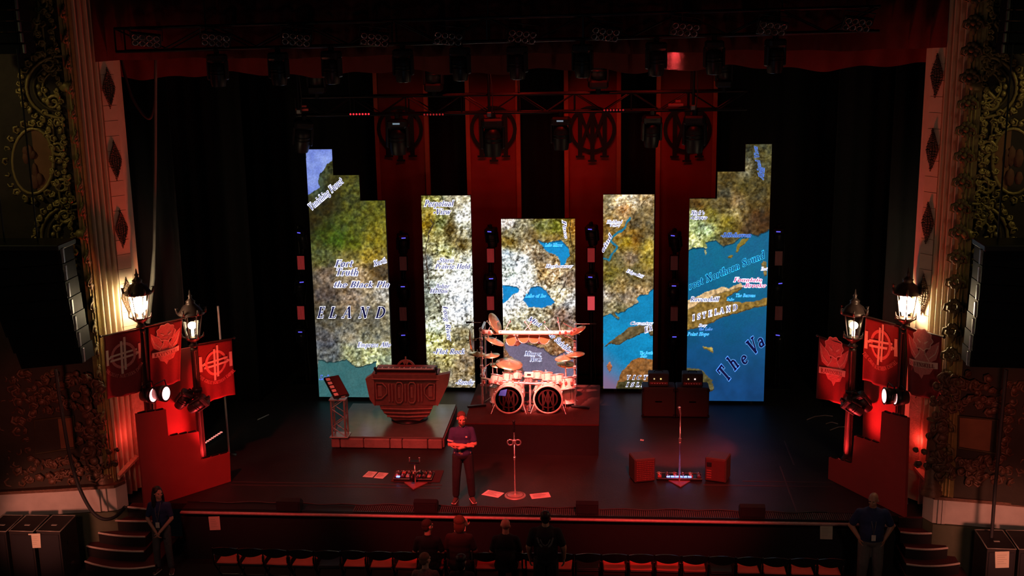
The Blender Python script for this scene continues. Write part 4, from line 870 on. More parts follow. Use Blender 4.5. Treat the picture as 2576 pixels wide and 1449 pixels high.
for side in ('left', 'right'):
    s = -1 if side == 'left' else 1
    if s < 0: A, B = atZ(365, 1281), atZ(580, 1212)
    else: A, B = atZ(2275, 1302), atZ(2083, 1205)
    A.z = B.z = 0; u = (B - A).normalized(); n = Vector((-s * u.y * -1, 0, 0)); n = Vector((u.y, -u.x, 0)) if s < 0 else Vector((-u.y, u.x, 0))
    if n.y > 0: n = -n
    back = -n
    def onfront(px, py, off=0., A=A, n=n): return atP(px, py, A - n * off, n)
    out = [(343, 1042), (417, 1030), (424, 1098), (500, 1086), (506, 1156), (578, 1138), (581, 1212), (365, 1281)] if s < 0 else \
          [(2283, 1052), (2218, 1036), (2213, 1117), (2149, 1096), (2143, 1166), (2085, 1150), (2083, 1205), (2275, 1302)]
    pts = [onfront(*q) for q in out]
    for k in (-1, -2): pts[k].z = .005
    fl = thing('stepped_flat', 'large red stepped scenery flat on the %s' % ('side of the woman in blue' if s < 0 else 'side of the bald guard'), 'stage flat', (A + B) / 2 + back * .05)
    obj('face', MB().prism(pts, back * .06), FLATM, fl)
    for a_, b_ in ((0, 1), (2, 3), (4, 5)): 
        for k in range(3):
            q = pts[a_].lerp(pts[b_], .2 + .3 * k) + back * .03; obj('top_clip', MB().bbox(q + Vector((0, 0, .012)), (.16, .05, .03), .008, math.atan2(u.y, u.x)), BLACKM, fl)
    obj('brace', MB().rod(pts[0] + back * .06 + u * .3, A + u * .4 + back * .45 + Vector((0, 0, .03)), .02), STEEL, fl)
    # taller rear flat
    ro = [(388, 890), (492, 872), (500, 1120), (395, 1150)] if s < 0 else [(2256, 905), (2176, 880), (2170, 1130), (2250, 1160)]
    rp = [onfront(*q, .72) for q in ro]; rp[2].z = rp[3].z = .005
    obj('panel', MB().prism(rp, back * .05), FLATM, tg := thing('rear_flat', 'tall red scenery panel standing behind the %s stepped flat' % side, 'stage flat', (rp[2] + rp[3]) / 2))
    obj('stile', MB().rod(rp[0] + back * .08, rp[3] + back * .08, .03), STEEL, tg)
    # lamp posts: tall downstage, short upstage
    pt = atY(352 if s < 0 else 2279, 790, A.y + .42); ps = atY(483 if s < 0 else 2148, 815, A.y + 1.36 if s < 0 else A.y + 1.75)
    def behind(px_, py_, y_):
        while (A - atY(px_, py_, y_)).dot(n) < .30: y_ += .04
        return atY(px_, py_, y_)
    pt = behind(352 if s < 0 else 2279, 790, pt.y); ps = behind(483 if s < 0 else 2148, 815, ps.y)
    TP = Vector((pt.x, pt.y, 0)); SP = Vector((ps.x, ps.y, 0))
    zt = atY(350 if s < 0 else 2280, 765, TP.y).z; zs = atY(480 if s < 0 else 2150, 815, SP.y).z
    w1 = 'the stage by the woman in blue' if s < 0 else 'the stage by the bald guard'
    lamp_post('tall street lamp blazing white beside %s' % w1, TP, zt, True); lamp_post('shorter street lamp with a small glowing bulb beside %s' % w1, SP, zs, False)
    # banners along the flat's direction
    def cloth(label, post, quad, kind, seed):
        q = [atP(*c_, post, n) for c_ in quad]; q = [v + n * .04 for v in q]
        r = thing('hanging_banner', label, 'banner', (q[2] + q[3]) / 2, 'red street banners on the lamp posts')
        ph = seed * 1.7
        def pt_(a, b, off=0.):                                       # a across 0-1, b down 0-1
            top = q[0].lerp(q[1], a); bot = q[3].lerp(q[2], a); rip = .035 * (.15 + b) * math.sin(a * 7 + ph + b * 1.5) + .02 * b * math.sin(a * 15 + ph)
            sag = .05 * b * math.sin(PI * a)
            return top.lerp(bot, b) + n * (rip + off) + Vector((0, 0, -sag * .4))
        N, M_ = 22, 26; mb = MB(); mb.add([pt_(i / N, j / M_) for j in range(M_ + 1) for i in range(N + 1)], [(j * (N + 1) + i, j * (N + 1) + i + 1, (j + 1) * (N + 1) + i + 1, (j + 1) * (N + 1) + i) for j in range(M_) for i in range(N)], True)
        cl = obj('cloth', mb, CLOTHR, r); so = cl.modifiers.new('thickness', 'SOLIDIFY'); so.thickness = .006
        d = (q[1] - q[0]).normalized(); e0, e1 = q[0] - d * .06, q[1] + d * .06
        obj('rod', MB().rod(e0 + Vector((0, 0, .015)), e1 + Vector((0, 0, .015)), .014, n=8), IRON, r); tip = e1 if (e1 - post).length > (e0 - post).length else e0
        obj('rod_tip', MB().ball(tip + Vector((0, 0, .015)), .028, 8, 6), IRON, r)
        asp = (q[3] - q[0]).length / (q[1] - q[0]).length
        def D_(off): return Draw(lambda x, y: pt_(.5 + x, .36 - y / asp, off), n * .0003)
        if kind == 'cross':
            D = D_(.012); D.arc(0, 0, .30, .30, 0, 360, .07, .07, 26)
            em = obj('emblem_ring', D.mb, PRINTD, cl)
            D = D_(.016)
            for dx in (-.045, .045): D.line(dx, -.42 + dx, dx, .42 + dx, .062); D.line(-.36, dx * 1.3 - .03, .36, dx * 1.3 + .03 if dx < 0 else dx * 1.3 + .03, .055 if dx < 0 else .05)
            obj('emblem_cross', D.mb, PRINTR, cl)
            for e in (-1, 1):
                D = D_(.014); D.line(e * .44, -.18, e * .44, .22, .075); D.line(e * .40, -.02, e * .33, .02, .06); obj('emblem_post', D.mb, PRINTR, cl)
            D = D_(.014); txt = 'THE GREAT NORTHERN EMPIRE'; tw = sum(G.get(ch, G['o'])[0] + .1 for ch in txt)
            def plc(a, b):
                th = math.radians(-90 - 52 + 104 * a / tw); rr = .66 - .085 * b
                return (rr * math.cos(th), rr * math.sin(th) + .10)
            glyphs(D, txt, plc, .02, .1, 0.); lt = obj('lettering', D.mb, PRINTD, cl); lt['kind'] = 'stuff'
        else:
            def crest(pts2, off, nm, m_): D = D_(off); D.fine(pts2); return obj(nm, D.mb, m_, cl)
            for e in (-1, 1):
                crest([(e * x, y) for x, y in ((.0, .02), (.12, .10), (.24, .26), (.36, .34), (.45, .40), (.43, .18), (.36, -.02), (.2, -.12), (.0, -.14))][::e], .012, 'crest_wing', PRINTD)
                crest([(e * x, y) for x, y in ((.05, .30), (.16, .36), (.15, .33), (.07, .27))][::e], .020, 'crest_eye', PRINTR)
                D = D_(.016); D.path([(e * .05, .22), (e * .09, .05), (e * .2, -.08)], .022); D.path([(e * .42, .30), (e * .34, .10), (e * .2, -.02)], .02); obj('crest_line', D.mb, PRINTR, cl)
            hd_ = [(.27 * math.cos(an) * (1 + .08 * math.cos(9 * an)), .36 + .22 * math.sin(an) * (1 + .08 * math.cos(9 * an))) for an in [2 * PI * k / 40 for k in range(40)]]
            crest(hd_, .014, 'crest_head', PRINTD)
            D = D_(.017); D.path(hd_ + hd_[:1], .018); obj('crest_head_edge', D.mb, PRINTR, cl)
            crest([(-.09, .26), (.09, .26), (.05, .0), (0, -.06), (-.05, .0)], .017, 'crest_muzzle', PRINTD)
            crest([(-.42, -.14), (.42, -.08), (.42, -.22), (-.42, -.28)], .022, 'crest_ribbon', PRINTR)
            crest([(-.26, -.27), (.30, -.23), (.22, -.36), (.06, -.40), (0, -.50), (-.08, -.41), (-.2, -.38)], .015, 'crest_shield', PRINTD)
            D = D_(.034); tw = sum(G.get(ch, G['o'])[0] + .08 for ch in 'RAVENSKILL'); glyphs(D, 'RAVENSKILL', lambda a, b: (-.36 + .72 * a / tw, -.255 + (.72 * a / tw) * .07 + b * .085), .02, .08, 0.)
            lt = obj('lettering', D.mb, CLOTHR, cl); lt['kind'] = 'stuff'
        return r
    if s < 0:
        cloth('red cross-emblem banner on the pilaster side of the tall lamp, woman side', TP, [(258, 846), (350, 825), (357, 980), (266, 1003)], 'cross', 1)
        cloth('red banner with a beast crest between the two lamps on the woman side', TP, [(370, 821), (455, 802), (453, 958), (379, 974)], 'crest', 2)
        cloth('red banner with a ringed cross emblem on the shorter lamp, woman side', SP, [(494, 866), (580, 852), (586, 990), (501, 1012)], 'cross', 3)
    else:
        cloth('red banner with a beast crest on the shorter lamp, guard side', SP, [(2065, 847), (2146, 872), (2138, 1018), (2062, 1000)], 'crest', 4)
        cloth('red banner with a ringed cross emblem between the two lamps on the guard side', TP, [(2183, 797), (2266, 820), (2261, 978), (2173, 955)], 'cross', 5)
        cloth('red beast-crest banner on the pilaster side of the tall lamp, guard side', TP, [(2285, 824), (2373, 848), (2366, 1006), (2284, 984)], 'crest', 6)
    # twin red floods clamped on the tall post, dark moving heads on the short one
    LENSR = mat('lit_red_lens', (1, .3, .3), .4, emit=7, ecol=(1, .28, .26))
    lp = [(386, 994), (418, 990)] if s < 0 else [(2224, 996), (2251, 999)]; LY = TP.y - .12
    fwd = Vector((.98, -.22, .03)).normalized() if s < 0 else Vector((-1, -.09, .03)).normalized(); Mq = fwd.to_track_quat('Z', 'Y').to_matrix()
    for k, q in enumerate(lp):
        c_ = atY(*q, LY); w2 = ('nearer the pilaster', 'nearer the centre') if s < 0 else ('nearer the centre', 'nearer the pilaster')
        r = thing('flood_light', 'glowing red flood lamp %s on the tall lamp post, %s side' % (w2[k], 'woman' if s < 0 else 'guard'), 'stage light', c_, 'glowing flood lamps')
        obj('can', MB().lathe([(.06, -.26), (.12, -.24), (.155, -.1), (.165, 0), (.152, 0)], c_, 18, Mq), SATIN, r)
        obj('lens', MB().lathe([(0, .012), (.10, .006), (.15, -.004)], c_, 18, Mq), LENSR, r)
        obj('yoke', MB().tube([c_ + Mq @ Vector((-.17, 0, -.08)), c_ + Mq @ Vector((-.17, .22, -.12)), c_ + Mq @ Vector((.17, .22, -.12)), c_ + Mq @ Vector((.17, 0, -.08))], .013, 6), BLACKM, r)
        arm = Vector((TP.x, TP.y, c_.z)); obj('arm', MB().rod(c_ - fwd * .2, arm, .016), BLACKM, r)
        spot('flood_beam', c_ + fwd * .03, c_ + fwd * 2, (1, .02, .02), 40, 95, .6, .08)
    hp = [(480, 1012), (527, 1030)] if s < 0 else [(2150, 1018), (2116, 1036)]
    for k, q in enumerate(hp):
        p = atY(*q, SP.y - .1)
        lab = 'dark moving head clamped to the shorter lamp post, %s of the two, %s side' % (('upper', 'lower')[k], 'woman' if s < 0 else 'guard')
        h2 = dup(mh, p + Vector((0, 0, .25)), (.5, -s * (.5 + .4 * k), -s * .6), lab, 'moving heads on the short lamp posts', .72)
        r_ = thing('clamp_arm', 'short black arm holding the %s moving head on the shorter lamp post, %s side' % (('upper', 'lower')[k], 'woman' if s < 0 else 'guard'), 'arm', p)
        obj('arm', MB().rod(p + Vector((0, 0, .24)), (SP.x, SP.y, p.z + .24), .018), BLACKM, r_); obj('collar', MB().lathe([(.085, -.04), (.10, -.03), (.10, .03), (.085, .04)], (SP.x, SP.y, p.z + .24), 12), BLACKM, r_)
    # red uplights for rear panel and banners, front wash, and spots added for the pilaster
    c1 = (TP + SP) / 2 + n * .10; c1.z = 1.25
    spot('flat_uplight', (SP.x - s * -.1 + n.x * .35, SP.y + n.y * .35, .5), (SP.x * .6 + TP.x * .4, SP.y * .6 + TP.y * .4, 2.6), (1, .05, .05), 230, 105, .7, .1)
    spot('banner_uplight', (B.x - s * .35, B.y - .5, .35), (SP.x, SP.y, 2.3), (1, .05, .05), 200, 60, .7, .1)
    spot('flat_front_wash', (B.x - s * 1.2, B.y - 1.0, 3.6), (A.x * .4 + B.x * .6, A.y * .4 + B.y * .6, .5), (1, .07, .06), 26, 60, .8, .2)
    spot('pilaster_fill_light', (s * 4.9, 1.15, .12), (TP.x + s * .3, TP.y + .45, 5.9), (1, .07, .03), 760, 38, .9, .1)  # spot added low on bare stage floor to redden the pilaster
    point('pilaster_low_red', (TP.x - s * -.30, TP.y - .25, 1.35), (1, .06, .05), 5, .08)
    FRONT[side] = (A, B, u, n, TP, SP)
# thin white pole and floor strip behind the flat
p0 = atY(572, 1080, 3.0); p0.z = 0
r = thing('conduit_pole', 'thin pale conduit pole standing behind the stepped flat, woman side', 'pole', (p0.x, 3.0, 0))
obj('pole', MB().rod((p0.x, 3.0, 0), (atY(548, 770, 3.0).x, 3.0, atY(548, 770, 3.0).z), .022, n=8), mat('pale_pipe', (.5, .46, .44), .5), r); obj('base', MB().lathe([(.16, 0), (.16, .02), (.04, .05)], (p0.x, 3.0, 0), 12), BLACKM, r)
a_, b_ = atZ(512, 1126), atZ(557, 1096); a_.z = b_.z = .07; d = (b_ - a_)
r = thing('floor_light_bar', 'low light bar with a row of lit lamps on the floor behind the stepped flat', 'light bar', (a_ + b_) / 2 - Vector((0, 0, .07)))
obj('bar', MB().box((a_ + b_) / 2 - Vector((0, 0, .03)), (d.length + .1, .10, .08), math.atan2(d.y, d.x)), BLACKM, r)
for k in range(9): obj('lamp', MB().lathe([(0, .028), (.03, .02), (.04, .0)], a_ + d * (k / 8), 10), mat('warm_red_lamp', (1, .4, .35), .4, emit=.9, ecol=(1, .30, .25)), r)

# ================================================================== STAGE GEAR
# ---- keyboard platform with stone-block edge
PTOP = mat('glossy_platform', (.10, .10, .095), .22, noise=.3, scale=4, spec=.55)
X0, X1, Y0, Y1, ZP = -4.32, -1.87, 3.52, 5.82, .25
kp = thing('keyboard_platform', 'low square platform with a shiny dark top and stone-look edge', 'platform', ((X0 + X1) / 2, (Y0 + Y1) / 2, 0))
obj('deck', MB().bbox(((X0 + X1) / 2, (Y0 + Y1) / 2 + .03, ZP - .02), (X1 - X0 + .02, Y1 - Y0 - .04, .04), .006), PTOP, kp)
obj('frame', MB().box(((X0 + X1) / 2, (Y0 + Y1) / 2 + .05, .11), (X1 - X0 - .12, Y1 - Y0 - .16, .21)), BLACK, kp)
xs = (0, .20, .72, 1.30, 1.57, 2.13, 2.45)
for a, b_ in zip(xs[:-1], xs[1:]): obj('stone_block', MB().bbox((X0 + (a + b_) / 2, Y0 + .02, .115), (b_ - a - .012, .07 + random.uniform(0, .015), .21), .016), STONE, kp)
for k in range(4): obj('stone_block', MB().bbox((X1 + .0, Y0 + .06 + (k + .5) * .56, .115), (.07, .545, .21), .016), STONE, kp)
# ---- small truss stand with tilted touch surface
q0 = atZ(853, 1101, ZP); tw, td = .29, .26; zt = atY(853, 1005, q0.y + .1).z
ts = thing('truss_stand', 'short red-lit truss stand on the corner of the keyboard platform', 'stand', (q0.x, q0.y + .14, ZP))
ALU = mat('truss_alu', (.55, .50, .48), .35, .7); cx, cy = q0.x, q0.y + .14
for sx in (-1, 1):
    for sy in (-1, 1): obj('leg', MB().rod((cx + sx * tw / 2, cy + sy * td / 2, ZP + .02), (cx + sx * tw / 2, cy + sy * td / 2, zt), .022, n=8), ALU, ts)
nb = 4; hb = (zt - ZP) / nb
for k in range(nb):
    z0, z1 = ZP + .03 + k * hb, ZP + .03 + (k + 1) * hb * .99; s = 1 if k % 2 else -1
    for sy in (-1, 1): obj('brace', MB().rod((cx - s * tw / 2, cy + sy * td / 2, z0), (cx + s * tw / 2, cy + sy * td / 2, z1), .010, n=6), ALU, ts)
    for sx in (-1, 1): obj('brace', MB().rod((cx + sx * tw / 2, cy - s * td / 2, z0), (cx + sx * tw / 2, cy + s * td / 2, z1), .010, n=6), ALU, ts)
obj('foot_plate', MB().bbox((cx, cy, ZP + .012), (tw + .12, td + .1, .024), .006), ALU, ts); obj('top_plate', MB().bbox((cx, cy, zt + .015), (tw + .08, td + .06, .03), .006), ALU, ts)
Mt = Matrix.Rotation(math.radians(35), 3, 'Z') @ Matrix.Rotation(math.radians(28), 3, 'X')
tc = Vector((cx - .06, cy + .10, zt + .24))
tl = thing('touch_controller', 'tilted flat keyboard controller resting on the truss stand', 'controller', (cx, cy, zt + .03))
obj('body', MB().bbox(tc, (.36, .66, .06), .015, M=Mt), SATIN, tl); obj('touch_surface', MB().box(tc + Mt @ Vector((.05, 0, .034)), (.20, .60, .008), M=Mt), mat('touch_red', (.10, .03, .03), .3), tl)
for k in range(5): obj('key_block', MB().box(tc + Mt @ Vector((-.11, -.25 + .12 * k, .037)), (.09, .075, .012), M=Mt), mat('lit_key_red', (.8, .25, .2), .4, emit=.15, ecol=(1, .2, .15)), tl)
obj('tag_plate', MB().box(tc + Mt @ Vector((.03, -.335, .0)), (.09, .008, .05), M=Mt), PAPER, tl)
obj('prop', MB().rod((cx, cy, zt + .02), tc + Mt @ Vector((0, 0, -.03)), .03), BLACKM, tl)
# ---- keyboard stand: carved prow-shaped shield, rotating pedestal, keyboard
YK = 4.55
K = lambda px, py, d=0.: atY(px, py, YK - d)
ks = thing('keyboard_stand', 'dark carved prow-shaped keyboard stand with panelled front', 'keyboard stand', (K(1026, 1062).x, YK + .12, ZP))
hull = [(955, 1022), (967, 1040), (991, 1057), (1026, 1062), (1056, 1058), (1080, 1044), (1090, 1019)]
obj('hull', MB().prism([K(*q) for q in hull], (0, .26, 0)), WOODR, ks)
for y0, a, b_ in ((1028, 958, 1087), (1038, 966, 1082), (1047, 974, 1075)): obj('hull_rib', MB().tube([K(a, y0, .015), K((a + b_) / 2, y0 + 2, .04), K(b_, y0, .015)], .022, 6), WOODL, ks)
shield = [(937, 942), (1098, 944), (1106, 952), (1096, 1020), (943, 1020), (928, 950)]
obj('shield', MB().prism([K(*q) for q in shield], (0, .14, 0)), WOODR, ks)
for s, pl in ((-1, [(919, 953), (937, 942), (941, 962), (943, 1022), (930, 1005)]), (1, [(1098, 946), (1131, 939), (1126, 970), (1112, 1000), (1101, 1022), (1096, 1018)])):
    obj('horn', MB().prism([K(*q, .04) for q in pl], (0, .18, 0)), WOODL, ks)
def frame(pts, r=.020, nm='raised_moulding', m_=WOODL): obj(nm, MB().tube([K(*q, .02) for q in pts], r, 6, True), m_, ks)
frame([(946, 964), (962, 964), (973, 976), (973, 990), (960, 1003), (946, 1004)]); frame([(1093, 966), (1079, 966), (1068, 977), (1068, 991), (1080, 1005), (1093, 1005)])
frame([(1000, 962), (1008, 962), (1013, 968), (1013, 1008), (1008, 1014), (1000, 1014), (996, 1008), (996, 968)]); frame([(1032, 962), (1040, 962), (1045, 968), (1045, 1008), (1040, 1014), (1032, 1014), (1028, 1008), (1028, 968)])
for x in (979, 987, 1020, 1053, 1061): obj('flute_bar', MB().bbox(K(x, 988, .01), (.035, .05, .42), .01), WOODL, ks)
for x, y in ((956, 984), (1083, 985), (1004, 988), (1036, 988)): obj('inlay_panel', MB().bbox(K(x, y, .0), (.10 if x in (956, 1083) else .06, .03, .26), .01), WOODL, ks)
obj('cornice', MB().tube([K(935, 953, .03), K(1016, 955, .05), K(1104, 955, .03)], .022, 6), WOODL, ks)
kz = K(1016, 941).z
obj('pedestal', MB().rod((ks.location.x, YK + .25, ZP + .01), (ks.location.x, YK + .25, kz - .06), .09, n=12), BLACKM, ks)
obj('pedestal_foot', MB().lathe([(.42, 0), (.42, .03), (.12, .07)], (ks.location.x, YK + .25, ZP), 18), BLACKM, ks)
obj('tray', MB().bbox((K(1017, 942).x, YK + .26, kz - .03), (1.5, .46, .05), .01), WOODR, ks)
kb = thing('keyboard', 'long stage keyboard with red-lit keys on the carved stand', 'keyboard', (K(1017, 942).x, YK + .26, kz))
kx = K(1017, 942).x
obj('body', MB().bbox((kx, YK + .30, kz + .035), (1.38, .36, .07), .015), SATIN, kb)
obj('control_panel', MB().box((kx, YK + .38, kz + .074), (1.3, .16, .008)), mat('kb_panel', (.35, .06, .06), .3), kb)
for k in range(36): obj('key', MB().box((kx - .62 + k * .0355, YK + .19, kz + .075), (.032, .14, .016)), mat('white_key', (.75, .70, .68), .3), kb)
for k in range(35):
    if k % 7 not in (2, 6): obj('black_key', MB().box((kx - .602 + k * .0355, YK + .22, kz + .088), (.018, .08, .016)), SATIN, kb)
for x, nm in ((945, 'end of the keyboard nearer the ELAND screen'), (1098, 'end of the keyboard nearer the drums')):
    p = K(x, 944); r = thing('clip_microphone', 'small black microphone on a clamp at the ' + nm, 'microphone', p)
    obj('stem', MB().tube([p + Vector((0, .05, 0)), p + Vector((0, .03, .10)), p + Vector((0, -.02, .14))], .012, 6), BLACKM, r); obj('capsule', MB().ball(p + Vector((0, -.03, .16)), (.035, .035, .045), 8, 6), SATIN, r); obj('clamp', MB().bbox(p + Vector((0, .05, .0)), (.05, .05, .05), .01), BLACKM, r)
rc = atY(1021, 925, YK + .5); r = thing('crown_ornament', 'round red ring emblem standing up behind the keyboard', 'ornament', (rc.x, YK + .5, kz))
D = Draw(lambda x, y: rc + Vector((x, 0, y))); D.arc(0, 0, .19, .17, 0, 360, .05, .04, 22); o = obj('ring', D.mb, WOODL, r); o.modifiers.new('t', 'SOLIDIFY').thickness = .03
D = Draw(lambda x, y: rc + Vector((x, -.005, y))); D.line(-.1, -.14, .06, .16, .035); D.line(.1, -.14, -.06, .16, .035); D.line(0, -.2, 0, .26, .03); o = obj('spokes', D.mb, WOODL, r); o.modifiers.new('t', 'SOLIDIFY').thickness = .03
obj('stem', MB().rod((rc.x, YK + .5, kz - .02), rc + Vector((0, 0, -.15)), .02), WOODL, r)

# ---- drum riser
RX0, RX1, RY0, RY1, ZR = -1.36, 1.52, 3.26, 6.02, .7
dr = thing('drum_riser', 'tall black drum riser with a worn carpet top', 'riser', ((RX0 + RX1) / 2, (RY0 + RY1) / 2, 0))
obj('skirt', MB().box(((RX0 + RX1) / 2, (RY0 + RY1) / 2, .33), (RX1 - RX0 - .02, RY1 - RY0 - .02, .66)), BLACK, dr)
obj('carpet', MB().bbox(((RX0 + RX1) / 2, (RY0 + RY1) / 2, .68), (RX1 - RX0, RY1 - RY0, .04), .012), CARPET, dr)
# ---- drum kit
SHELL = mat('drum_shell_pearl', (.72, .60, .52), .2, .1, noise=.3, scale=12, coat=.5); HEADW = mat('drum_head_white', (.75, .72, .68), .5, noise=.06); HEADB = mat('bass_head_dark', (.05, .012, .012), .35); CYM = mat('cymbal_bronze', (.82, .70, .42), .28, .85, noise=.2, scale=6, bump=.05); EMR = mat('bass_emblem', (.035, .008, .008), .5)
for i, (px, w3) in enumerate(((1280, 'square of blue tape on it'), (1379, 'without tape, next to the taped one'))):
    g = atZ(px, 1042, ZR); rad = .315; L = .50; c0 = Vector((g.x, g.y, ZR + rad + .015)); Mx = Matrix.Rotation(PI / 2, 3, 'X')
    r = thing('bass_drum', 'pearl bass drum, dark emblem head, ' + w3, 'drum', (g.x, g.y + .25, ZR), 'bass drums')
    obj('shell', MB().lathe([(rad - .02, -L), (rad - .015, -.02)], c0, 28, Mx), SHELL, r)
    for z in (-.015, -L): obj('hoop', MB().lathe([(rad - .025, z - .02), (rad + .012, z - .02), (rad + .012, z + .02), (rad - .025, z + .02)], c0, 28, Mx), SHELL, r)
    hd = obj('head', MB().lathe([(0, .0), (rad - .02, .0)], c0, 28, Mx), HEADB, r)
    D = Draw(lambda x, y, c0=c0: c0 + Vector((x, -.004, y)), (0, -.0008, 0)); emblem(D, 0, .02, .20, .13); obj('emblem', D.mb, EMR, hd)
    for e in (-1, 1): obj('air_vent', MB().lathe([(0, .006), (.018, .006)], c0 + Vector((e * .25, 0, .0)), 10, Mx), CHROME, hd)
    for k in range(8):
        an = 2 * PI * (k + .5) / 8; p = c0 + Vector((math.cos(an) * (rad + .005), .05, math.sin(an) * (rad + .005))); obj('tension_rod', MB().rod(p + Vector((0, -.05, 0)), p + Vector((0, .13, 0)), .008).bbox(p + Vector((0, .13, 0)), (.03, .06, .03), .008), CHROME, r)
    for e in (-1, 1): obj('spur', MB().rod(c0 + Vector((e * (rad - .03), .12, -.08)), (g.x + e * (rad + .07), g.y - .02, ZR + .01), .012), CHROME, r)
    if i == 0: obj('tape_patch', MB().add([c0 + Vector(q) for q in ((-.215, -.02, .10), (-.06, -.02, .09), (-.025, -.02, .25), (-.17, -.02, .215))], [(0, 1, 2, 3)]), mat('blue_tape_glow', (.08, .16, .75), .6, emit=.12, ecol=(.1, .2, .9)), hd)  # tape patch brightened by a faint glow of its own
# tom prototype: axis z, unit radius .15
def drum(label, c, rad, L, tilt, rz=0., m_=SHELL, name='tom_drum', grp='toms on the drum rack'):
    M_ = Matrix.Rotation(rz, 3, 'Z') @ Matrix.Rotation(tilt, 3, 'X'); r = thing(name, label, 'drum', c, grp)
    obj('shell', MB().lathe([(rad * .98, -L), (rad * .98, 0)], c, 20, M_), m_, r)
    obj('head', MB().lathe([(0, .008), (rad * .97, .004)], c, 20, M_), HEADW if name != 'tube_tom' else mat('tube_inner', (.42, .13, .05), .5), r)
    for z in (0, -L): obj('hoop', MB().lathe([(rad, z - .012), (rad + .014, z - .012), (rad + .014, z + .012), (rad, z + .012)], c, 20, M_), CHROME, r)
    for k in range(6): an = 2 * PI * k / 6; p = Vector(c) + M_ @ Vector((math.cos(an) * (rad + .01), math.sin(an) * (rad + .01), -.03)); obj('lug', MB().rod(p, p + M_ @ Vector((0, 0, -L * .6)), .011, n=6), CHROME, r)
    obj('mount', MB().rod(Vector(c) + M_ @ Vector((0, rad, -L * .5)), Vector(c) + M_ @ Vector((0, rad, -L * .5)) + Vector((0, .12, -.08)), .014), CHROME, r)
    return r
YD = 4.42
toms = [(1252, 950, .14, .20), (1279, 944, .125, .18), (1300, 941, .11, .16), (1352, 941, .11, .16), (1376, 944, .125, .18), (1402, 949, .14, .2), (1424, 957, .16, .26)]
for i, (px, py, rad, L) in enumerate(toms): drum('pearl rack tom with chrome lugs, %s from the left along the drum rack' % ORD[i], atY(px, py - 6, YD), rad, L, -.42, (i - 3) * .12)
drum('chrome snare drum set behind the rack in the middle', atY(1331, 946, YD + .3), .16, .12, -.1, 0, CHROME, 'snare_drum', 'snare')
for i, (px, py) in enumerate(((1255, 985), (1425, 985))): drum('deep floor tom beside the bass drums, %s' % ('taped drum side', 'side away from the tape')[i], atY(px, py - 14, YD + .15), .19, .36, -.06, 0, SHELL, 'floor_tom', 'floor toms')
for i, (px, py) in enumerate(((1286, 856), (1317, 849), (1344, 850), (1369, 852))): drum('pale tube tom pointing forward under the top bar, %s from the left' % ORD[i], atY(px, py, YD - .02), .115, .26, PI / 2 - .25, (1.5 - i) * -.25, mat('tube_shell', (.80, .66, .50), .3, noise=.15), 'tube_tom', 'tube toms')
# sound module
p = atY(1331, 943, YD - .12); r = thing('drum_module', 'small white control box on the drum rack between the toms', 'control box', p)
obj('case', MB().bbox(p, (.21, .05, .13), .012), mat('module_white', (.78, .75, .68), .4), r); obj('display', MB().box(p + Vector((0, -.028, .01)), (.08, .006, .03)), SATIN, r)
# cymbals
def cymbal(label, px, py, rad, rx, ry, Y=YD, post=None):
    p = atY(px, py, Y); M_ = Matrix.Rotation(ry, 3, 'Y') @ Matrix.Rotation(rx, 3, 'X'); r = thing('cymbal', label, 'cymbal', p, 'cymbals around the drum kit')
    obj('disc', MB().lathe([(.0, .035), (.035, .034), (.05, .016), (rad * .6, .008), (rad, -.012), (rad, -.018), (.05, .008)], p, 28, M_), CYM, r)
    obj('wing_nut', MB().rod(p + M_ @ Vector((0, 0, .03)), p + M_ @ Vector((0, 0, .09)), .012), CHROME, r)
    foot = Vector((p.x + .02, p.y + .10, ZR + .02)) if post is None else Vector(post)
    obj('arm', MB().tube([p, p + M_ @ Vector((0, 0, -.12)), foot], .012, 6), CHROME, r)
    if post is None:
        for k in range(3): an = 2 * PI * k / 3 + .5; obj('foot', MB().rod(foot + Vector((0, 0, .18)), foot + Vector((math.cos(an) * .24, math.sin(an) * .24, -.01)), .011), CHROME, r)
    return r
rk = lambda px, py: atY(px, py, YD)
cymbal('large tilted bright crash cymbal above the toms beside the tube toms', 1281, 914, .30, .16, .14, YD + .1)
cymbal('steeply tilted cymbal rising highest at the upper corner of the rack', 1247, 812, .24, .25, 1.05, YD, rk(1225, 836))
cymbal('cymbal hung upright on edge outside the rack toward the Flat Rock screen', 1188, 856, .26, .05, 1.45, YD, rk(1206, 850))
cymbal('flat small cymbal outside the rack at mid height, keyboard side', 1200, 889, .19, .0, .08, YD, rk(1212, 892))
cymbal('paired hi-hat style cymbal inside the rack at mid height, keyboard side', 1237, 893, .18, .05, -.08, YD + .05)
cymbal('slanting ride cymbal under the top bar, keyboard side', 1245, 857, .23, .0, .40, YD, rk(1225, 840))
cymbal('flat cymbal above the toms on the amplifier side, inner one', 1420, 899, .22, .05, -.15, YD)
cymbal('flat cymbal above the toms on the amplifier side, outer one', 1448, 890, .20, .02, -.08, YD, rk(1444, 900))
cymbal('dark cymbal low behind the amplifier-side toms', 1425, 915, .22, .1, .1, YD + .15)
cymbal('tilted cymbal at the amplifier-side upper corner', 1452, 830, .20, .1, -.45, YD, rk(1444, 838))
cymbal('dark small cymbal low beside the large bright crash', 1251, 917, .16, .1, .1, YD + .15)
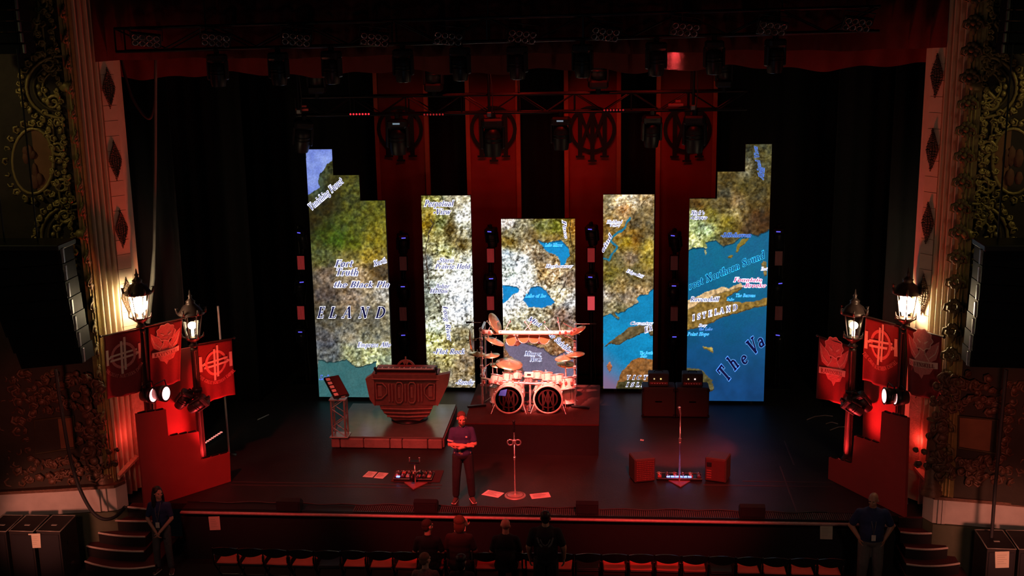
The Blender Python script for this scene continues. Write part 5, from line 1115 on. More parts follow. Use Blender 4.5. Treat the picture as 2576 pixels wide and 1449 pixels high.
# rack of chrome tubes
rg = atY(1213, 1027, YD).x; r = thing('drum_rack', 'chrome tube drum rack framing the whole kit', 'drum rack', (.1, YD, ZR))
xl, xr = atY(1212, 930, YD).x, atY(1446, 930, YD).x; zu, zm = atY(1330, 835, YD).z, atY(1330, 957, YD).z
for x in (xl, xr):
    obj('post', MB().rod((x, YD, ZR + .02), (x, YD, zu + .1), .026, n=10), CHROME, r)
    obj('foot', MB().bbox((x + (-.12 if x == xl else .12), YD - .1, ZR + .025), (.42, .07, .05), .012, .3 if x == xl else -.3), BLACKM, r)
xm0, xm1 = atY(1318, 1000, YD).x, atY(1335, 1000, YD).x
for x in (xm0, xm1): obj('centre_post', MB().rod((x, YD - .2, ZR + .02), (x, YD - .12, zm), .022, n=10), CHROME, r); obj('foot', MB().bbox((x, YD - .25, ZR + .02), (.07, .3, .04), .01), BLACKM, r)
WHITEBAR = mat('bar_white', (.9, .86, .80), .25, .2, noise=.05)
obj('top_bar', MB().tube([(xl, YD, zu), (xl + .35, YD - .05, zu), (.08, YD - .08, zu), (xr - .35, YD - .05, zu), (xr, YD, zu + .01)], .048, 10), WHITEBAR, r)
obj('mid_bar', MB().tube([(xl, YD, zm + .05), (xl + .4, YD - .18, zm + .02), (.08, YD - .24, zm), (xr - .4, YD - .18, zm + .02), (xr, YD, zm + .05)], .028, 10), CHROME, r)
for z in (zu, zm + .05): 
    for x in (xl, xr): obj('side_bar', MB().rod((x, YD, z), (x * 1.0, YD + .8, z), .024, n=10), CHROME, r)
for x in (xl, xr): obj('rear_post', MB().rod((x, YD + .8, ZR + .02), (x, YD + .8, zu + .02), .022, n=10), CHROME, r)
for k in range(16):
    x = xl + (xr - xl) * (k + .5) / 16
    for z in ((zu, YD - .06), (zm + .02, YD - .2)): obj('clamp', MB().bbox((x, z[1], z[0]), (.055, .075, .075), .012), mat('clamp_red', (.75, .30, .26), .25, .7), r)
for k in range(14):
    s = -1 if k % 2 else 1; x = xl if s < 0 else xr; z = ZR + .5 + (zu - ZR - .45) * (k // 2) / 6
    obj('side_clamp', MB().bbox((x, YD - .02, z), (.075, .08, .07), .012), CHROME, r)
for k in range(10):
    x = xl + (xr - xl) * (k + .5) / 10; z0 = zu if k % 3 else zm; dx = random.uniform(-.2, .2)
    obj('boom_arm', MB().rod((x, YD - .05, z0), (x + dx, YD + random.uniform(0, .2), z0 + random.uniform(.1, .28)), .011).ball((x + dx, YD + .1, z0 + .2), .022, 6, 4), CHROME, r)
for k in range(12):
    s = -1 if k % 2 else 1; x = (xl if s < 0 else xr); z = zm + (zu + .1 - zm) * random.random()
    obj('boom_arm', MB().rod((x, YD, z), (x - s * random.uniform(.05, .3), YD + random.uniform(-.15, .1), z + random.uniform(-.1, .22)), .010), CHROME, r)
for i, (px, py, a, b_) in enumerate(((1172, 811, 1196, 811), (1500, 815, 1470, 815))):
    p, q = atY(px, py, YD), atY(a, py, YD); o = thing('overhead_microphone', 'slim overhead microphone pointing out of the drum rack, %s' % ('Flat Rock screen side', 'river screen side')[i], 'microphone', p)
    obj('body', MB().rod(p, p.lerp(q, .6), .020, n=8), SATIN, o); obj('boom', MB().rod(p.lerp(q, .5), (xl if i == 0 else xr, YD, p.z), .009), CHROME, o)
p = (.08, 5.25, ZR); r = thing('drum_throne', 'black round drum stool behind the kit', 'stool', p)
obj('seat', MB().lathe([(0, .5), (.18, .5), (.2, .48), (.2, .42), (.16, .4), (0, .4)], p, 16), SATIN, r); obj('stem', MB().rod((.08, 5.25, ZR + .1), (.08, 5.25, ZR + .42), .02), CHROME, r)
for k in range(3): an = 2 * PI * k / 3; obj('leg', MB().rod((.08, 5.25, ZR + .25), (.08 + .25 * math.cos(an), 5.25 + .25 * math.sin(an), ZR + .01), .014), CHROME, r)
# ---- guitar amplifiers
TOLEX = mat('amp_tolex', (.03, .018, .018), .6, bump=.3, bscale=120); GRILLE = mat('amp_grille', (.03, .012, .012), .8, noise=.4, scale=60)
for i, (a, b_) in enumerate(((1615, 1698), (1700, 1783))):
    x0, x1 = atZ(a, 1053).x, atZ(b_, 1053).x; Y = 5.7; zt = atY(1700, 976, Y).z; w3 = ('river screen side', 'sea screen side')[i]
    r = thing('speaker_cabinet', 'dark speaker cabinet with a grille front, %s of the pair' % w3, 'speaker', ((x0 + x1) / 2, Y + .25, 0), 'guitar cabinets')
    obj('case', MB().bbox(((x0 + x1) / 2, Y + .25, zt / 2 + .01), (x1 - x0, .46, zt - .02), .025), TOLEX, r); obj('grille', MB().bbox(((x0 + x1) / 2, Y + .015, zt / 2), (x1 - x0 - .08, .02, zt - .1), .008), GRILLE, r)
    for e in (-1, 1): obj('handle', MB().bbox(((x0 + x1) / 2 + e * .0, Y + .0, zt * .55), (.16, .03, .03), .01), BLACKM, r)
    for sx in (-1, 1):
        for sz in (.06, zt - .06): obj('corner', MB().bbox(((x0 + x1) / 2 + sx * ((x1 - x0) / 2 - .02), Y + .03, sz), (.06, .06, .08), .015), BLACKM, r)
    hx = atY((1657, 1743)[i], 960, Y).x; hz = atY(1700, 942, Y).z
    r = thing('amplifier_head', 'amplifier head with two small glowing jewel lights, %s' % w3, 'amplifier', (hx, Y + .2, zt), 'guitar amplifier heads')
    obj('case', MB().bbox((hx, Y + .2, (zt + hz) / 2 + .005), (.47, .3, hz - zt - .01), .02), TOLEX, r); obj('panel', MB().bbox((hx, Y + .045, zt + (hz - zt) * .3), (.42, .02, .06), .006), mat('amp_panel', (.22, .05, .045), .35, .3), r)
    for k, (dx, cl) in enumerate(((-.10, (.9, .75, .35)), (.05, (1, .65, .2) if i == 0 else (1, .7, .65)))): obj('jewel_light', MB().ball((hx + dx, Y + .04, zt + (hz - zt) * .62), .02, 8, 6), mat('jewel%d%d' % (i, k), cl, .4, emit=(.5, 1.3)[k], ecol=cl), r)
    for k in range(6): obj('knob', MB().lathe([(.012, 0), (.012, .016)], (hx - .15 + .06 * k, Y + .035, zt + (hz - zt) * .3), 8, Matrix.Rotation(PI / 2, 3, 'X')), CHROME, r)
    obj('carry_handle', MB().tube([(hx - .1, Y + .2, hz), (hx - .08, Y + .2, hz + .03), (hx + .08, Y + .2, hz + .03), (hx + .1, Y + .2, hz)], .012, 6), BLACKM, r)
# ---- floor monitors by the singer on the right
for i, (a, b_, yb, zt_, rot) in enumerate(((1583, 1648, 1216, .50, .28), (1775, 1840, 1216, .50, -.32))):
    p0, p1 = atZ(a, yb), atZ(b_, yb); c_ = (p0 + p1) / 2; c_.y += .22; w_ = (p1 - p0).length * .84
    r = thing('floor_monitor', 'cube stage speaker on the floor %s of the guitar pedalboard' % ('at the drum side', 'at the bald guard side')[i], 'speaker', (c_.x, c_.y, 0), 'cube speakers by the pedalboard')
    M_ = Matrix.Rotation(rot, 3, 'Z'); fx = lambda x, y, z: Vector((c_.x, c_.y, 0)) + M_ @ Vector((x, y, z))
    obj('case', MB().bbox(fx(0, 0, .265), (w_, .42, .50), .02, M=M_), mat('monitor_case', (.075, .035, .032), .55), r)
    gr_ = obj('grille', MB().bbox(fx(0, -.215, .265), (w_ - .05, .015, .44), .005, M=M_), mat('monitor_grille', (.10, .03, .028), .5, bump=.2), r)
    if i == 0:
        dt = obj('dimple', MB().ball((0, 0, 0), (.011, .008, .011), 6, 4), mat('dimple_red', (.32, .08, .07), .35, .3)); dt.parent = gr_
        f_ = True
        for k in range(11):
            for j in range(10):
                q = fx(-w_ / 2 + .05 + k * (w_ - .1) / 10, -.226, .08 + j * .041)
                if f_: dt.location = q - r.location; f_ = False
                else: piece(dt, q, parent=gr_)
    else:
        obj('horn_slot', MB().bbox(fx(-w_ / 2 + .09, -.222, .38), (.10, .02, .10), .008, M=M_), BLACK, gr_)
        for k in range(4): obj('vent', MB().bbox(fx(-w_ / 2 + .09, -.222, .10 + .05 * k), (.10, .015, .025), .005, M=M_), mat('dimple_red', (.32, .08, .07), .35, .3), gr_)
    for e in (-1, 1): obj('foot', MB().box(fx(e * (w_ / 2 - .06), 0, .008), (.06, .36, .016), M=M_), BLACK, r)
# ---- pedalboards
def pedalboard(label, a, b_, yb, depth, leds, npd):
    p0, p1 = atZ(a, yb), atZ(b_, yb); c_ = (p0 + p1) / 2; w_ = p1.x - p0.x; y0 = p0.y
    r = thing('pedalboard', label, 'pedalboard', (c_.x, y0 + depth / 2, 0))
    obj('tray', MB().bbox((c_.x, y0 + depth / 2, .025), (w_, depth, .05), .01), BLACKM, r); obj('rim', MB().tube([(c_.x - w_ / 2, y0, .055), (c_.x + w_ / 2, y0, .055), (c_.x + w_ / 2, y0 + depth, .055), (c_.x - w_ / 2, y0 + depth, .055)], .010, 6, True), ALU, r)
    for k in range(npd):
        x = c_.x - w_ / 2 + .06 + (w_ - .12) * (k % (npd // 2)) / (npd // 2 - 1); y = y0 + depth * (.3 if k < npd // 2 else .72)
        pd = obj('pedal', MB().bbox((x, y, .075), (.08, .11, .05), .012), mat('pedal%d' % (k % 4), ((.5, .12, .1), (.12, .05, .06), (.55, .4, .3), (.08, .08, .1))[k % 4], .35, .3), r)
        obj('footswitch', MB().lathe([(.014, 0), (.014, .02), (.01, .025)], (x, y - .03, .10), 8), CHROME, pd); obj('knob', MB().lathe([(.012, 0), (.01, .018)], (x + .02, y + .03, .10), 8), SATIN, pd)
    for k, x in enumerate(leds): obj('blue_led', MB().box((c_.x + x, y0 + depth * .12, .085), (.07, .05, .02)), mat('blue_led', (.1, .2, 1), .4, emit=2.2, ecol=(.22, .35, 1)), r)
    return r
pedalboard('red-lit keyboard-side pedalboard with two blue lights beside the floor papers', 990, 1086, 1211, .42, (-.30, .0), 14)
pedalboard('guitar pedalboard with a row of blue lights between the two cube speakers', 1652, 1766, 1210, .30, [-.22 + .085 * k for k in range(6)], 12)
tag(obj('rubber_mat', MB().bbox((atZ(1040, 1200).x + .08, atZ(1040, 1200).y + .05, .006), (1.0, .62, .012), .004), mat('mat_red', (.06, .02, .02), .8)), 'thin dark mat under the keyboard-side pedalboard', 'mat')
# ---- microphone stands
def micstand(label, p, h, base, top):
    r = thing('microphone_stand', label, 'microphone stand', p); x, y = p[0], p[1]
    obj('pole', MB().lathe([(.016, .02), (.016, h * .55), (.022, h * .55), (.022, h * .6), (.012, h * .6), (.011, h)], (x, y, 0), 10), CHROME, r)
    if base == 'disc':
        d_ = obj('base', MB().lathe([(.21, 0), (.21, .012), (.18, .022), (.03, .03), (.02, .05)], (x, y, 0), 28), mat('base_disc', (.55, .48, .42), .35, .5), r)
        D = Draw(lambda a, b_: Vector((x + a, y + b_, .0245))); D.arc(0, 0, .165, .165, 0, 360, .02, .02, 26); D.line(-.15, 0, .15, 0, .012); D.line(-.1, -.1, .1, .1, .01); D.line(.1, -.1, -.1, .1, .01); obj('base_ring', D.mb, mat('ring_dark', (.12, .05, .05), .4), d_)
    else:
        tri = [(x - .24, y + .06, .004), (x + .24, y + .06, .004), (x + .01, y - .30, .004)]
        obj('base', MB().prism(tri, (0, 0, .016)), mat('tri_base', (.30, .08, .07), .5), r)
    if top == 'straight':
        obj('microphone', MB().rod((x, y - .01, h), (x, y - .03, h + .16), .018, .024).ball((x, y - .034, h + .19), .030, 10, 7), SATIN, r)
        for e in (-1, 1): obj('bracket_ring', MB().tube([(x + e * .075 + .055 * math.cos(2 * PI * k / 14), y - .03, h - .24 + .055 * math.sin(2 * PI * k / 14)) for k in range(14)], .016, 6, True), CHROME, r)
        obj('clutch', MB().bbox((x, y, h - .24), (.06, .06, .09), .012), CHROME, r); obj('clip', MB().bbox((x, y, h), (.045, .05, .08), .01), BLACKM, r)
    elif top == 'plain':
        obj('microphone', MB().rod((x, y, h), (x - .02, y - .04, h + .12), .018, .024).ball((x - .025, y - .05, h + .15), .032, 10, 7), CHROME, r); obj('clutch', MB().bbox((x, y, h * .62), (.05, .05, .09), .01), CHROME, r)
    else:
        obj('tray', MB().bbox((x, y, h), (.22, .14, .03), .01), BLACKM, r)
        for e in (-1, 1): obj('tray_post', MB().rod((x + e * .1, y, h), (x + e * .1, y, h + .08), .012).ball((x + e * .1, y, h + .08), .02, 6, 4), CHROME, r)
        obj('cup', MB().lathe([(.05, 0), (.055, .11), (.045, .11), (.04, .01)], (x - .05, y - .08, .12), 12), BLACKM, r); obj('clip_bar', MB().rod((x, y, h * .5), (x + .12, y - .03, h * .65), .01), CHROME, r)
    return r
g = atZ(1296, 1247); micstand('tall chrome microphone stand with a round emblem base at centre stage', g, atY(1294, 1082, g.y).z, 'disc', 'straight')
g = atZ(1709, 1212); micstand('slim microphone stand with a dark triangular foot by the guitar pedalboard', g, atY(1706, 1042, g.y).z, 'tri', 'plain')
g = atZ(1045, 1218); micstand('short black utility stand standing at the keyboard-side pedalboard', g, .48, 'tri', 'tray')
# ---- papers and the monitors along the lip
def sheet(label, quad, z=.006, grp='set list papers on the floor', lines=6):
    q = [atZ(*c_, z) for c_ in quad]; r = thing('paper_sheet', label, 'paper', (q[0] + q[2]) / 2, grp)
    obj('sheet', MB().prism(q, (0, 0, -.004)), PAPER, r)
    D = Draw(lambda a, b_: q[0].lerp(q[1], a).lerp(q[3].lerp(q[2], a), b_) + Vector((0, 0, .002)))
    for k in range(lines): D.line(.12, .15 + .7 * k / lines, .12 + random.uniform(.4, .75), .15 + .7 * k / lines, .04)
    pr = obj('print_lines', D.mb, mat('ink_grey', (.25, .2, .2), .8), r); pr['kind'] = 'stuff'
sheet('paper sheet on the floor between the man and the centre microphone stand', [(1228, 1232), (1269, 1240), (1253, 1252), (1211, 1244)])
sheet('paper sheet beyond the centre microphone stand, the side away from the man', [(1332, 1243), (1380, 1238), (1386, 1250), (1338, 1255)])
sheet('paper sheet on the floor near the keyboards, outer one of a pair', [(927, 1185), (950, 1187), (937, 1201), (912, 1199)])
sheet('paper sheet on the floor near the keyboards, one beside the pedalboard', [(953, 1188), (978, 1190), (963, 1204), (940, 1202)])
sheet('small white tape scrap on the stage floor in front of the amplifiers', [(1611, 1104), (1620, 1106), (1619, 1109), (1610, 1108)], .004, 'tape scraps', 0)
for i, (px, yb, w_) in enumerate(((725, 1287, .46), (1070, 1290, .44), (1477, 1295, .42), (1893, 1303, .46))):
    g = atZ(px, yb, .035); r = thing('lip_monitor', 'small black low speaker on the stage edge, %s from the left' % ORD[i], 'speaker', (g.x, g.y + .14, .036), 'low speakers along the stage edge')
    x, y = g.x, g.y; sec = [(0, 0), (.26, 0), (.26, .12), (.10, .235), (0, .20)]
    obj('case', MB().prism([(x - w_ / 2, y + a, .037 + z) for a, z in sec], (w_, 0, 0)), SATIN, r); obj('grille', MB().box((x, y - .006, .135), (w_ - .06, .012, .15)), BLACK, r)
    obj('handle', MB().bbox((x, y + .17, .235), (.14, .02, .02), .006), BLACKM, r)
tag(obj('lip_cable', MB().tube([(x / 10, .40 + .03 * math.sin(x * .7) + .02 * math.sin(x * .23), .045) for x in range(-62, 60, 2)], .012, 5), mat('cable_rubber', (.03, .03, .03), .6)), 'black cable running along the footlight grille', 'cable')
for i, (pts) in enumerate((((2030, 1056), (2050, 1048), (2075, 1045), (2095, 1047)), ((2078, 1066), (2092, 1062), (2108, 1066)), ((2088, 1082), (2110, 1074), (2135, 1074)))):
    tag(obj('floor_cable', MB().tube([atZ(*q, .012) for q in pts], .012, 5), mat('cable_lit', (.35, .2, .18), .5)), 'pale loose cable on the floor behind the guard-side lamp, %s of three' % ORD[i], 'cable', 'loose cables')  # light on these cables put into a paler rubber colour
for i, (a, b_) in enumerate((((648, 1056), (676, 1043)),)):
    p, q = atZ(*a, .01), atZ(*b_, .01); tag(obj('floor_strip', MB().tube([p, q], .012, 5), mat('strip_white', (.6, .58, .55), .5)), 'short white strip lying on the dark floor upstage of the woman side flat', 'strip')

# ================================================================== AUDITORIUM SIDE
STEPM = mat('step_black', (.018, .014, .014), .7); TREADM = mat('tread_carpet', (.10, .022, .022), .9); NOSEW = mat('step_nosing', (.70, .55, .45), .6, noise=.2, scale=30)
def stairs(label, rows, s):
    r = thing('stage_steps', label, 'steps', (s * 7.3, -.2, ZH)); n = len(rows)
    for k, (z, pts) in enumerate(rows):
        F = [atZ(*q, z) for q in pts]
        # smooth the curved nosing
        C = []
        for i in range(9):
            t_ = i / 8
            if len(F) == 2: C.append(F[0].lerp(F[1], t_))
            else: C.append(F[0] * (1 - t_) ** 2 + (F[1] * 2 - (F[0] + F[2]) / 2) * 2 * t_ * (1 - t_) + F[2] * t_ ** 2)
        back_y = .62
        poly = C + [Vector((C[-1].x, back_y, z)), Vector((C[0].x, back_y, z))]
        st = obj('step', MB().prism([p - Vector((0, 0, .012)) for p in poly], (0, 0, -(.20 if k < n - 1 else z - .012 - ZH - .003))), STEPM, r)
        obj('tread', MB().prism([p + Vector((0, .012 if i < 9 else 0, 0)) for i, p in enumerate(poly)], (0, 0, -.012)), TREADM, st)
        if k: obj('nosing_strip', MB().tube([p + Vector((0, .0, .006)) for p in C], .020, 6), NOSEW, st)
        elif s < 0: obj('nosing_strip', MB().tube([p + Vector((0, .0, .006)) for p in C], .022, 6), NOSEW, st)
    return r
stairs('curved black steps with pale nosings leading up beside the woman in blue', [(-.005, [(322, 1276), (345, 1279), (368, 1281)]), (-.2, [(290, 1310), (336, 1312), (383, 1312)]), (-.4, [(248, 1341), (305, 1349), (366, 1351)]), (-.6, [(218, 1374), (285, 1385), (362, 1388)]), (-.8, [(214, 1413), (300, 1431), (390, 1424)])], -1)
stairs('curved black steps with thin pale nosings behind the bald guard', [(-.005, [(2262, 1302), (2300, 1303), (2350, 1303)]), (-.2, [(2265, 1339), (2310, 1343), (2356, 1341)]), (-.4, [(2278, 1379), (2330, 1383), (2384, 1379)]), (-.6, [(2280, 1420), (2345, 1425), (2414, 1418)]), (-.8, [(2285, 1462), (2350, 1468), (2440, 1458)])], 1)
# bass cabinets with sloped lids
EDGE = mat('case_edging', (.30, .27, .22), .5, .3)
def bass_bin(label, fl, fr, bl, br, zt, seed):
    f0, f1 = atZ(*fl, zt), atZ(*fr, zt); Yf = (f0.y + f1.y) / 2; zb = zt + .02; b0, b1 = atZ(*bl, zb), atZ(*br, zb)
    f0.y = f1.y = Yf; b0.y = b1.y = (b0.y + b1.y) / 2; b0.x = f0.x; b1.x = f1.x
    r = thing('bass_cabinet', label, 'speaker', ((f0.x + f1.x) / 2, (Yf + b0.y) / 2, ZH), 'bass cabinets at the front of the house')
    obj('case', MB().add([f0, f1, b1, b0] + [Vector((p.x, p.y, ZH + .01)) for p in (f0, f1, b1, b0)], [(0, 1, 2, 3), (7, 6, 5, 4), (0, 4, 5, 1), (1, 5, 6, 2), (2, 6, 7, 3), (3, 7, 4, 0)]), mat('bin_black', (.012, .010, .010), .6), r)
    obj('edge_trim', MB().tube([p + Vector((0, 0, .004)) for p in (f0, f1, b1, b0)], .012, 6, True), EDGE, r)
    m_ = (f0 + f1 + b0 + b1) / 4; obj('label_plate', MB().box(m_ + Vector((0, -.08, .006)), (.10, .04, .008)), mat('plate_grey', (.4, .38, .32), .5), r)
    obj('grille', MB().bbox(((f0.x + f1.x) / 2, Yf - .008, (ZH + zt) / 2), (f1.x - f0.x - .06, .012, zt - ZH - .12), .004), BLACK, r)
    for z in (.3, .7): obj('handle', MB().bbox((f1.x + .004, (Yf + b0.y) / 2, ZH + (zt - ZH) * z), (.012, .18, .06), .004), BLACKM, r)
bass_bin('black bass cabinet with pale edging beside the woman-side steps, partly out of the picture', (-38, 1337), (15, 1337), (-2, 1296), (55, 1297), .12, 0)
bass_bin('black bass cabinet with pale edging and a paper notice, middle of the three', (22, 1337), (83, 1337), (78, 1297), (125, 1297), .12, 1)
bass_bin('black bass cabinet with pale edging nearest the woman-side steps', (91, 1337), (151, 1337), (138, 1297), (184, 1297), .12, 2)
bass_bin('black bass cabinet with pale edging and paper notice near the guard-side steps', (2484, 1381), (2556, 1382), (2478, 1334), (2521, 1334), .12, 3)
bass_bin('black bass cabinet with pale edging at the picture edge beyond the guard-side steps', (2564, 1383), (2636, 1384), (2540, 1335), (2590, 1335), .12, 4)
def notice(label, quad, Y):
    q = [atY(*c_, Y) for c_ in quad]; r = thing('paper_notice', label, 'notice', (q[2] + q[3]) / 2, 'paper notices')
    obj('sheet', MB().prism(q, (0, .004, 0)), mat('notice_paper', (.62, .58, .44), .85, noise=.12, scale=6), r)
    D = Draw(lambda a, b_: q[0].lerp(q[1], a).lerp(q[3].lerp(q[2], a), b_) + Vector((0, -.002, 0)))
    for k in range(5): D.line(.15, .22 + .13 * k, .15 + random.uniform(.4, .7), .22 + .13 * k, .035)
    o = obj('print_lines', D.mb, mat('ink_faint', (.45, .42, .32), .85), r); o['kind'] = 'stuff'
notice('paper notice taped to the stage front beside the woman in blue', [(524, 1300), (552, 1299), (555, 1333), (528, 1334)], .012)
notice('paper notice taped to the stage front behind the reddish-haired onlooker', [(1142, 1304), (1172, 1304), (1171, 1336), (1143, 1337)], .012)
notice('paper notice taped to the stage front beside the bald guard', [(2063, 1321), (2095, 1322), (2094, 1357), (2063, 1356)], .012)
yb = atZ(83, 1337, .12).y - .022
notice('paper notice taped on the bass cabinets on the woman side', [(71, 1343), (101, 1342), (103, 1378), (72, 1379)], yb)
yb = (atZ(2484, 1381, .12).y + atZ(2556, 1382, .12).y) / 2 - .022
notice('paper notice taped on the bass cabinet on the guard side', [(2503, 1388), (2539, 1387), (2538, 1428), (2504, 1429)], yb)
# line arrays
def line_array(label, px, s, up=6.):
    Y = -1.3; tl, tr, br, bl_ = [atY(*q, Y) for q in px]; r = thing('line_array', label, 'speaker', ((bl_ + br) / 2), 'hanging speaker arrays')
    n = 7
    for k in range(n):
        a, b_ = k / n, (k + 1) / n - .008; z0 = tl.lerp(bl_, a).z; z1 = tl.lerp(bl_, b_).z
        q = [tl.lerp(bl_, a), tr.lerp(br, a), tr.lerp(br, b_), tl.lerp(bl_, b_)]; kk = .10 * (k / n) ** 2 * 3
        c_ = obj('cabinet', MB().prism([p + Vector((0, kk, 0)) for p in q], (0, .5, 0)), mat('array_black', (.004, .005, .007), .6, spec=.08), r)
        obj('grille', MB().prism([p + Vector((0, kk - .012, 0)) for p in (q[0].lerp(q[2], .04), q[1].lerp(q[3], .04), q[2].lerp(q[0], .04), q[3].lerp(q[1], .04))], (0, .01, 0)), mat('array_grille', (.003, .004, .006), .7, spec=.05), c_)
        e = (q[1] + q[2]) / 2 if s < 0 else (q[0] + q[3]) / 2
        hh = abs(q[0].z - q[3].z); obj('side_rail', MB().bbox(e + Vector((-s * .03, kk + .02, 0)), (.04, .06, hh * .9), .008), mat('rail_worn', (.20, .21, .22), .35, .6, noise=.6, scale=14), c_)
    obj('bumper_frame', MB().bbox((tl + tr) / 2 + Vector((0, .22, .07)), ((tr - tl).length * 1.04, .7, .10), .015), BLACKM, r)
    for e in (-.3, .3): obj('chain', MB().rod((tl + tr) / 2 + Vector((e, .22, .1)), (tl + tr) / 2 + Vector((e, .22, up)), .016), BLACKM, r)
    return r
line_array('black line array of speakers hanging by the woman-side proscenium', [(-70, 640), (150, 622), (194, 925), (40, 940)], -1, 3.4)
line_array('black line array of speakers hanging by the guard-side proscenium', [(2475, 625), (2660, 640), (2620, 940), (2449, 935)], 1, 3.4)
line_array('black speaker array high in the upper corner, woman side', [(-120, -60), (30, -60), (40, 138), (-100, 140)], -1)
line_array('black speaker array high in the upper corner, guard side', [(2548, -60), (2700, -60), (2690, 140), (2540, 138)], 1)
tag(obj('array_cable', MB().tube(smooth([atY(*q, -.55) for q in ((140, 930), (150, 1000), (160, 1060), (172, 1130), (190, 1200), (210, 1250), (235, 1290), (262, 1306), (290, 1300), (315, 1275))]), .035, 6), mat('cable_rubber', (.03, .03, .03), .6)), 'thick black cable drooping from the line array to the woman-side steps', 'cable')
tag(obj('array_cable', MB().tube([atY(*q, -.75) for q in ((2532, 930), (2524, 1010), (2512, 1140), (2503, 1230), (2496, 1330), (2494, 1352))], .03, 6), mat('cable_rubber', (.03, .03, .03), .6)), 'straight black cable dropping from the line array to the guard-side bass cabinet', 'cable')
# folding chairs in front of the stage, seen from behind
SEATR = mat('seat_red', (.74, .10, .08), .8, noise=.15); CHB = mat('chair_black', (.015, .013, .013), .3, noise=.1, spec=.6)
ch = thing('folding_chair', 'x', 'chair')
N = 10; vs = []; fs = []
for i in range(N + 1):
    a = -1 + 2 * i / N; zb = .655 + .045 * a * a; zt_ = .83 - .05 * a * a; y = -.20 + .05 * (1 - a * a) * -1
    vs += [(a * .225, y - .01, zb), (a * .225, y - .01, zt_), (a * .225, y + .014, zt_), (a * .225, y + .014, zb)]
for i in range(N):
    for j in range(4): fs.append((i * 4 + j, i * 4 + (j + 1) % 4, i * 4 + 4 + (j + 1) % 4, i * 4 + 4 + j))
fs += [(0, 1, 2, 3)[::-1], tuple(4 * N + k for k in range(4))]
obj('backrest', MB().add(vs, fs, False), CHB, ch)
obj('seat', MB().bbox((0, .03, .445), (.40, .40, .045), .018), SATIN, ch)
obj('seat_cushion', MB().bbox((0, .03, .475), (.385, .385, .03), .014), SEATR, ch)
for e in (-1, 1):
    obj('front_leg', MB().tube([(e * .232, -.21, .80), (e * .225, -.17, .45), (e * .225, .22, .012)], .013, 6), CHB, ch); obj('rear_leg', MB().tube([(e * .205, .14, .44), (e * .205, -.24, .012)], .013, 6), CHB, ch)
    obj('arm_joint', MB().bbox((e * .225, -.19, .60), (.03, .05, .12), .008), CHB, ch)
obj('stretcher', MB().rod((-.22, .16, .10), (.22, .16, .10), .010), CHB, ch)
tips = [(x, y) for x, y in ((565, 1380), (628, 1382), (692, 1384), (757, 1386), (822, 1388), (887, 1388), (954, 1390), (1019, 1391), (1086, 1392), (1153, 1392), (1222, 1393), (1290, 1393), (1345, 1394), (1410, 1394), (1478, 1395), (1545, 1396), (1613, 1397), (1681, 1398), (1749, 1400), (1817, 1402), (1885, 1404), (1953, 1406), (2022, 1407), (2091, 1408))]
blackseat = {4, 14, 19}
for i, (px, py) in enumerate(tips):
    p = atZ(px, py - 6, ZH + .83); loc = (p.x, p.y + .20, ZH)
    lab = 'black folding chair with a %s seat in the front row, %s from the left' % ('dark' if i in blackseat else 'red', ORD[i])
    rz = random.uniform(-.06, .06)
    if i == 0: ch.location = loc; ch['label'] = lab; ch['group'] = 'folding chairs in the front row'; q = ch
    else: q = dup(ch, loc, (0, 0, rz), lab, 'folding chairs in the front row')
    if i in blackseat:
        for c_ in q.children:
            if c_.name.startswith('seat_cushion'): c_.data = c_.data.copy(); c_.data.materials[0] = SATIN
ROWY = p.y

# ================================================================== PEOPLE
def fuse(mb, voxel=.012, sm=3):
    me = mesh_of('tmp', mb, BLACK); o = bpy.data.objects.new('tmp', me); COL.objects.link(o)
    m = o.modifiers.new('r', 'REMESH'); m.mode = 'VOXEL'; m.voxel_size = voxel; m.use_smooth_shade = True
    if sm: s_ = o.modifiers.new('s', 'SMOOTH'); s_.factor = .5; s_.iterations = sm
    dg = bpy.context.evaluated_depsgraph_get(); dg.update(); out = bpy.data.meshes.new_from_object(o.evaluated_get(dg))
    bpy.data.objects.remove(o); bpy.data.meshes.remove(me); return out
def limb(mb, pts, rr, n=10):
    for i in range(len(pts) - 1): mb.rod(pts[i], pts[i + 1], rr[i], rr[i + 1], n)
    for p, r in zip(pts, rr): mb.ball(p, r, 10, 7)
def hand(mb, w, d, side, out, curl=.5, k=1.):
    """w wrist, d direction of the palm, out: palm-normal; fingers root inside the palm"""
    d = Vector(d).normalized(); o = Vector(out); o = (o - d * o.dot(d)).normalized(); s = d.cross(o) * side; w = Vector(w)
    M_ = Matrix((s, d, o)).transposed(); mb.ball(w + d * .05 * k, (.042 * k, .055 * k, .018 * k), 10, 7, M_)
    for i, (off, L) in enumerate(((-.028, .068), (-.010, .078), (.010, .072), (.027, .056))):
        a = w + d * .085 * k + s * off * k; b_ = a + (d * .55 + o * curl * .4).normalized() * L * .5 * k; c_ = b_ + (d * (1 - curl) + o * curl).normalized() * L * .5 * k
        limb(mb, [a, b_, c_], [.010 * k, .0092 * k, .008 * k], 6)
    a = w + d * .03 * k - s * .035 * k; b_ = a + (d * .6 - s * .7 + o * .3).normalized() * .035 * k; limb(mb, [a, b_, b_ + (d * .8 + o * .4 - s * .1).normalized() * .03 * k], [.012 * k, .011 * k, .009 * k], 6)
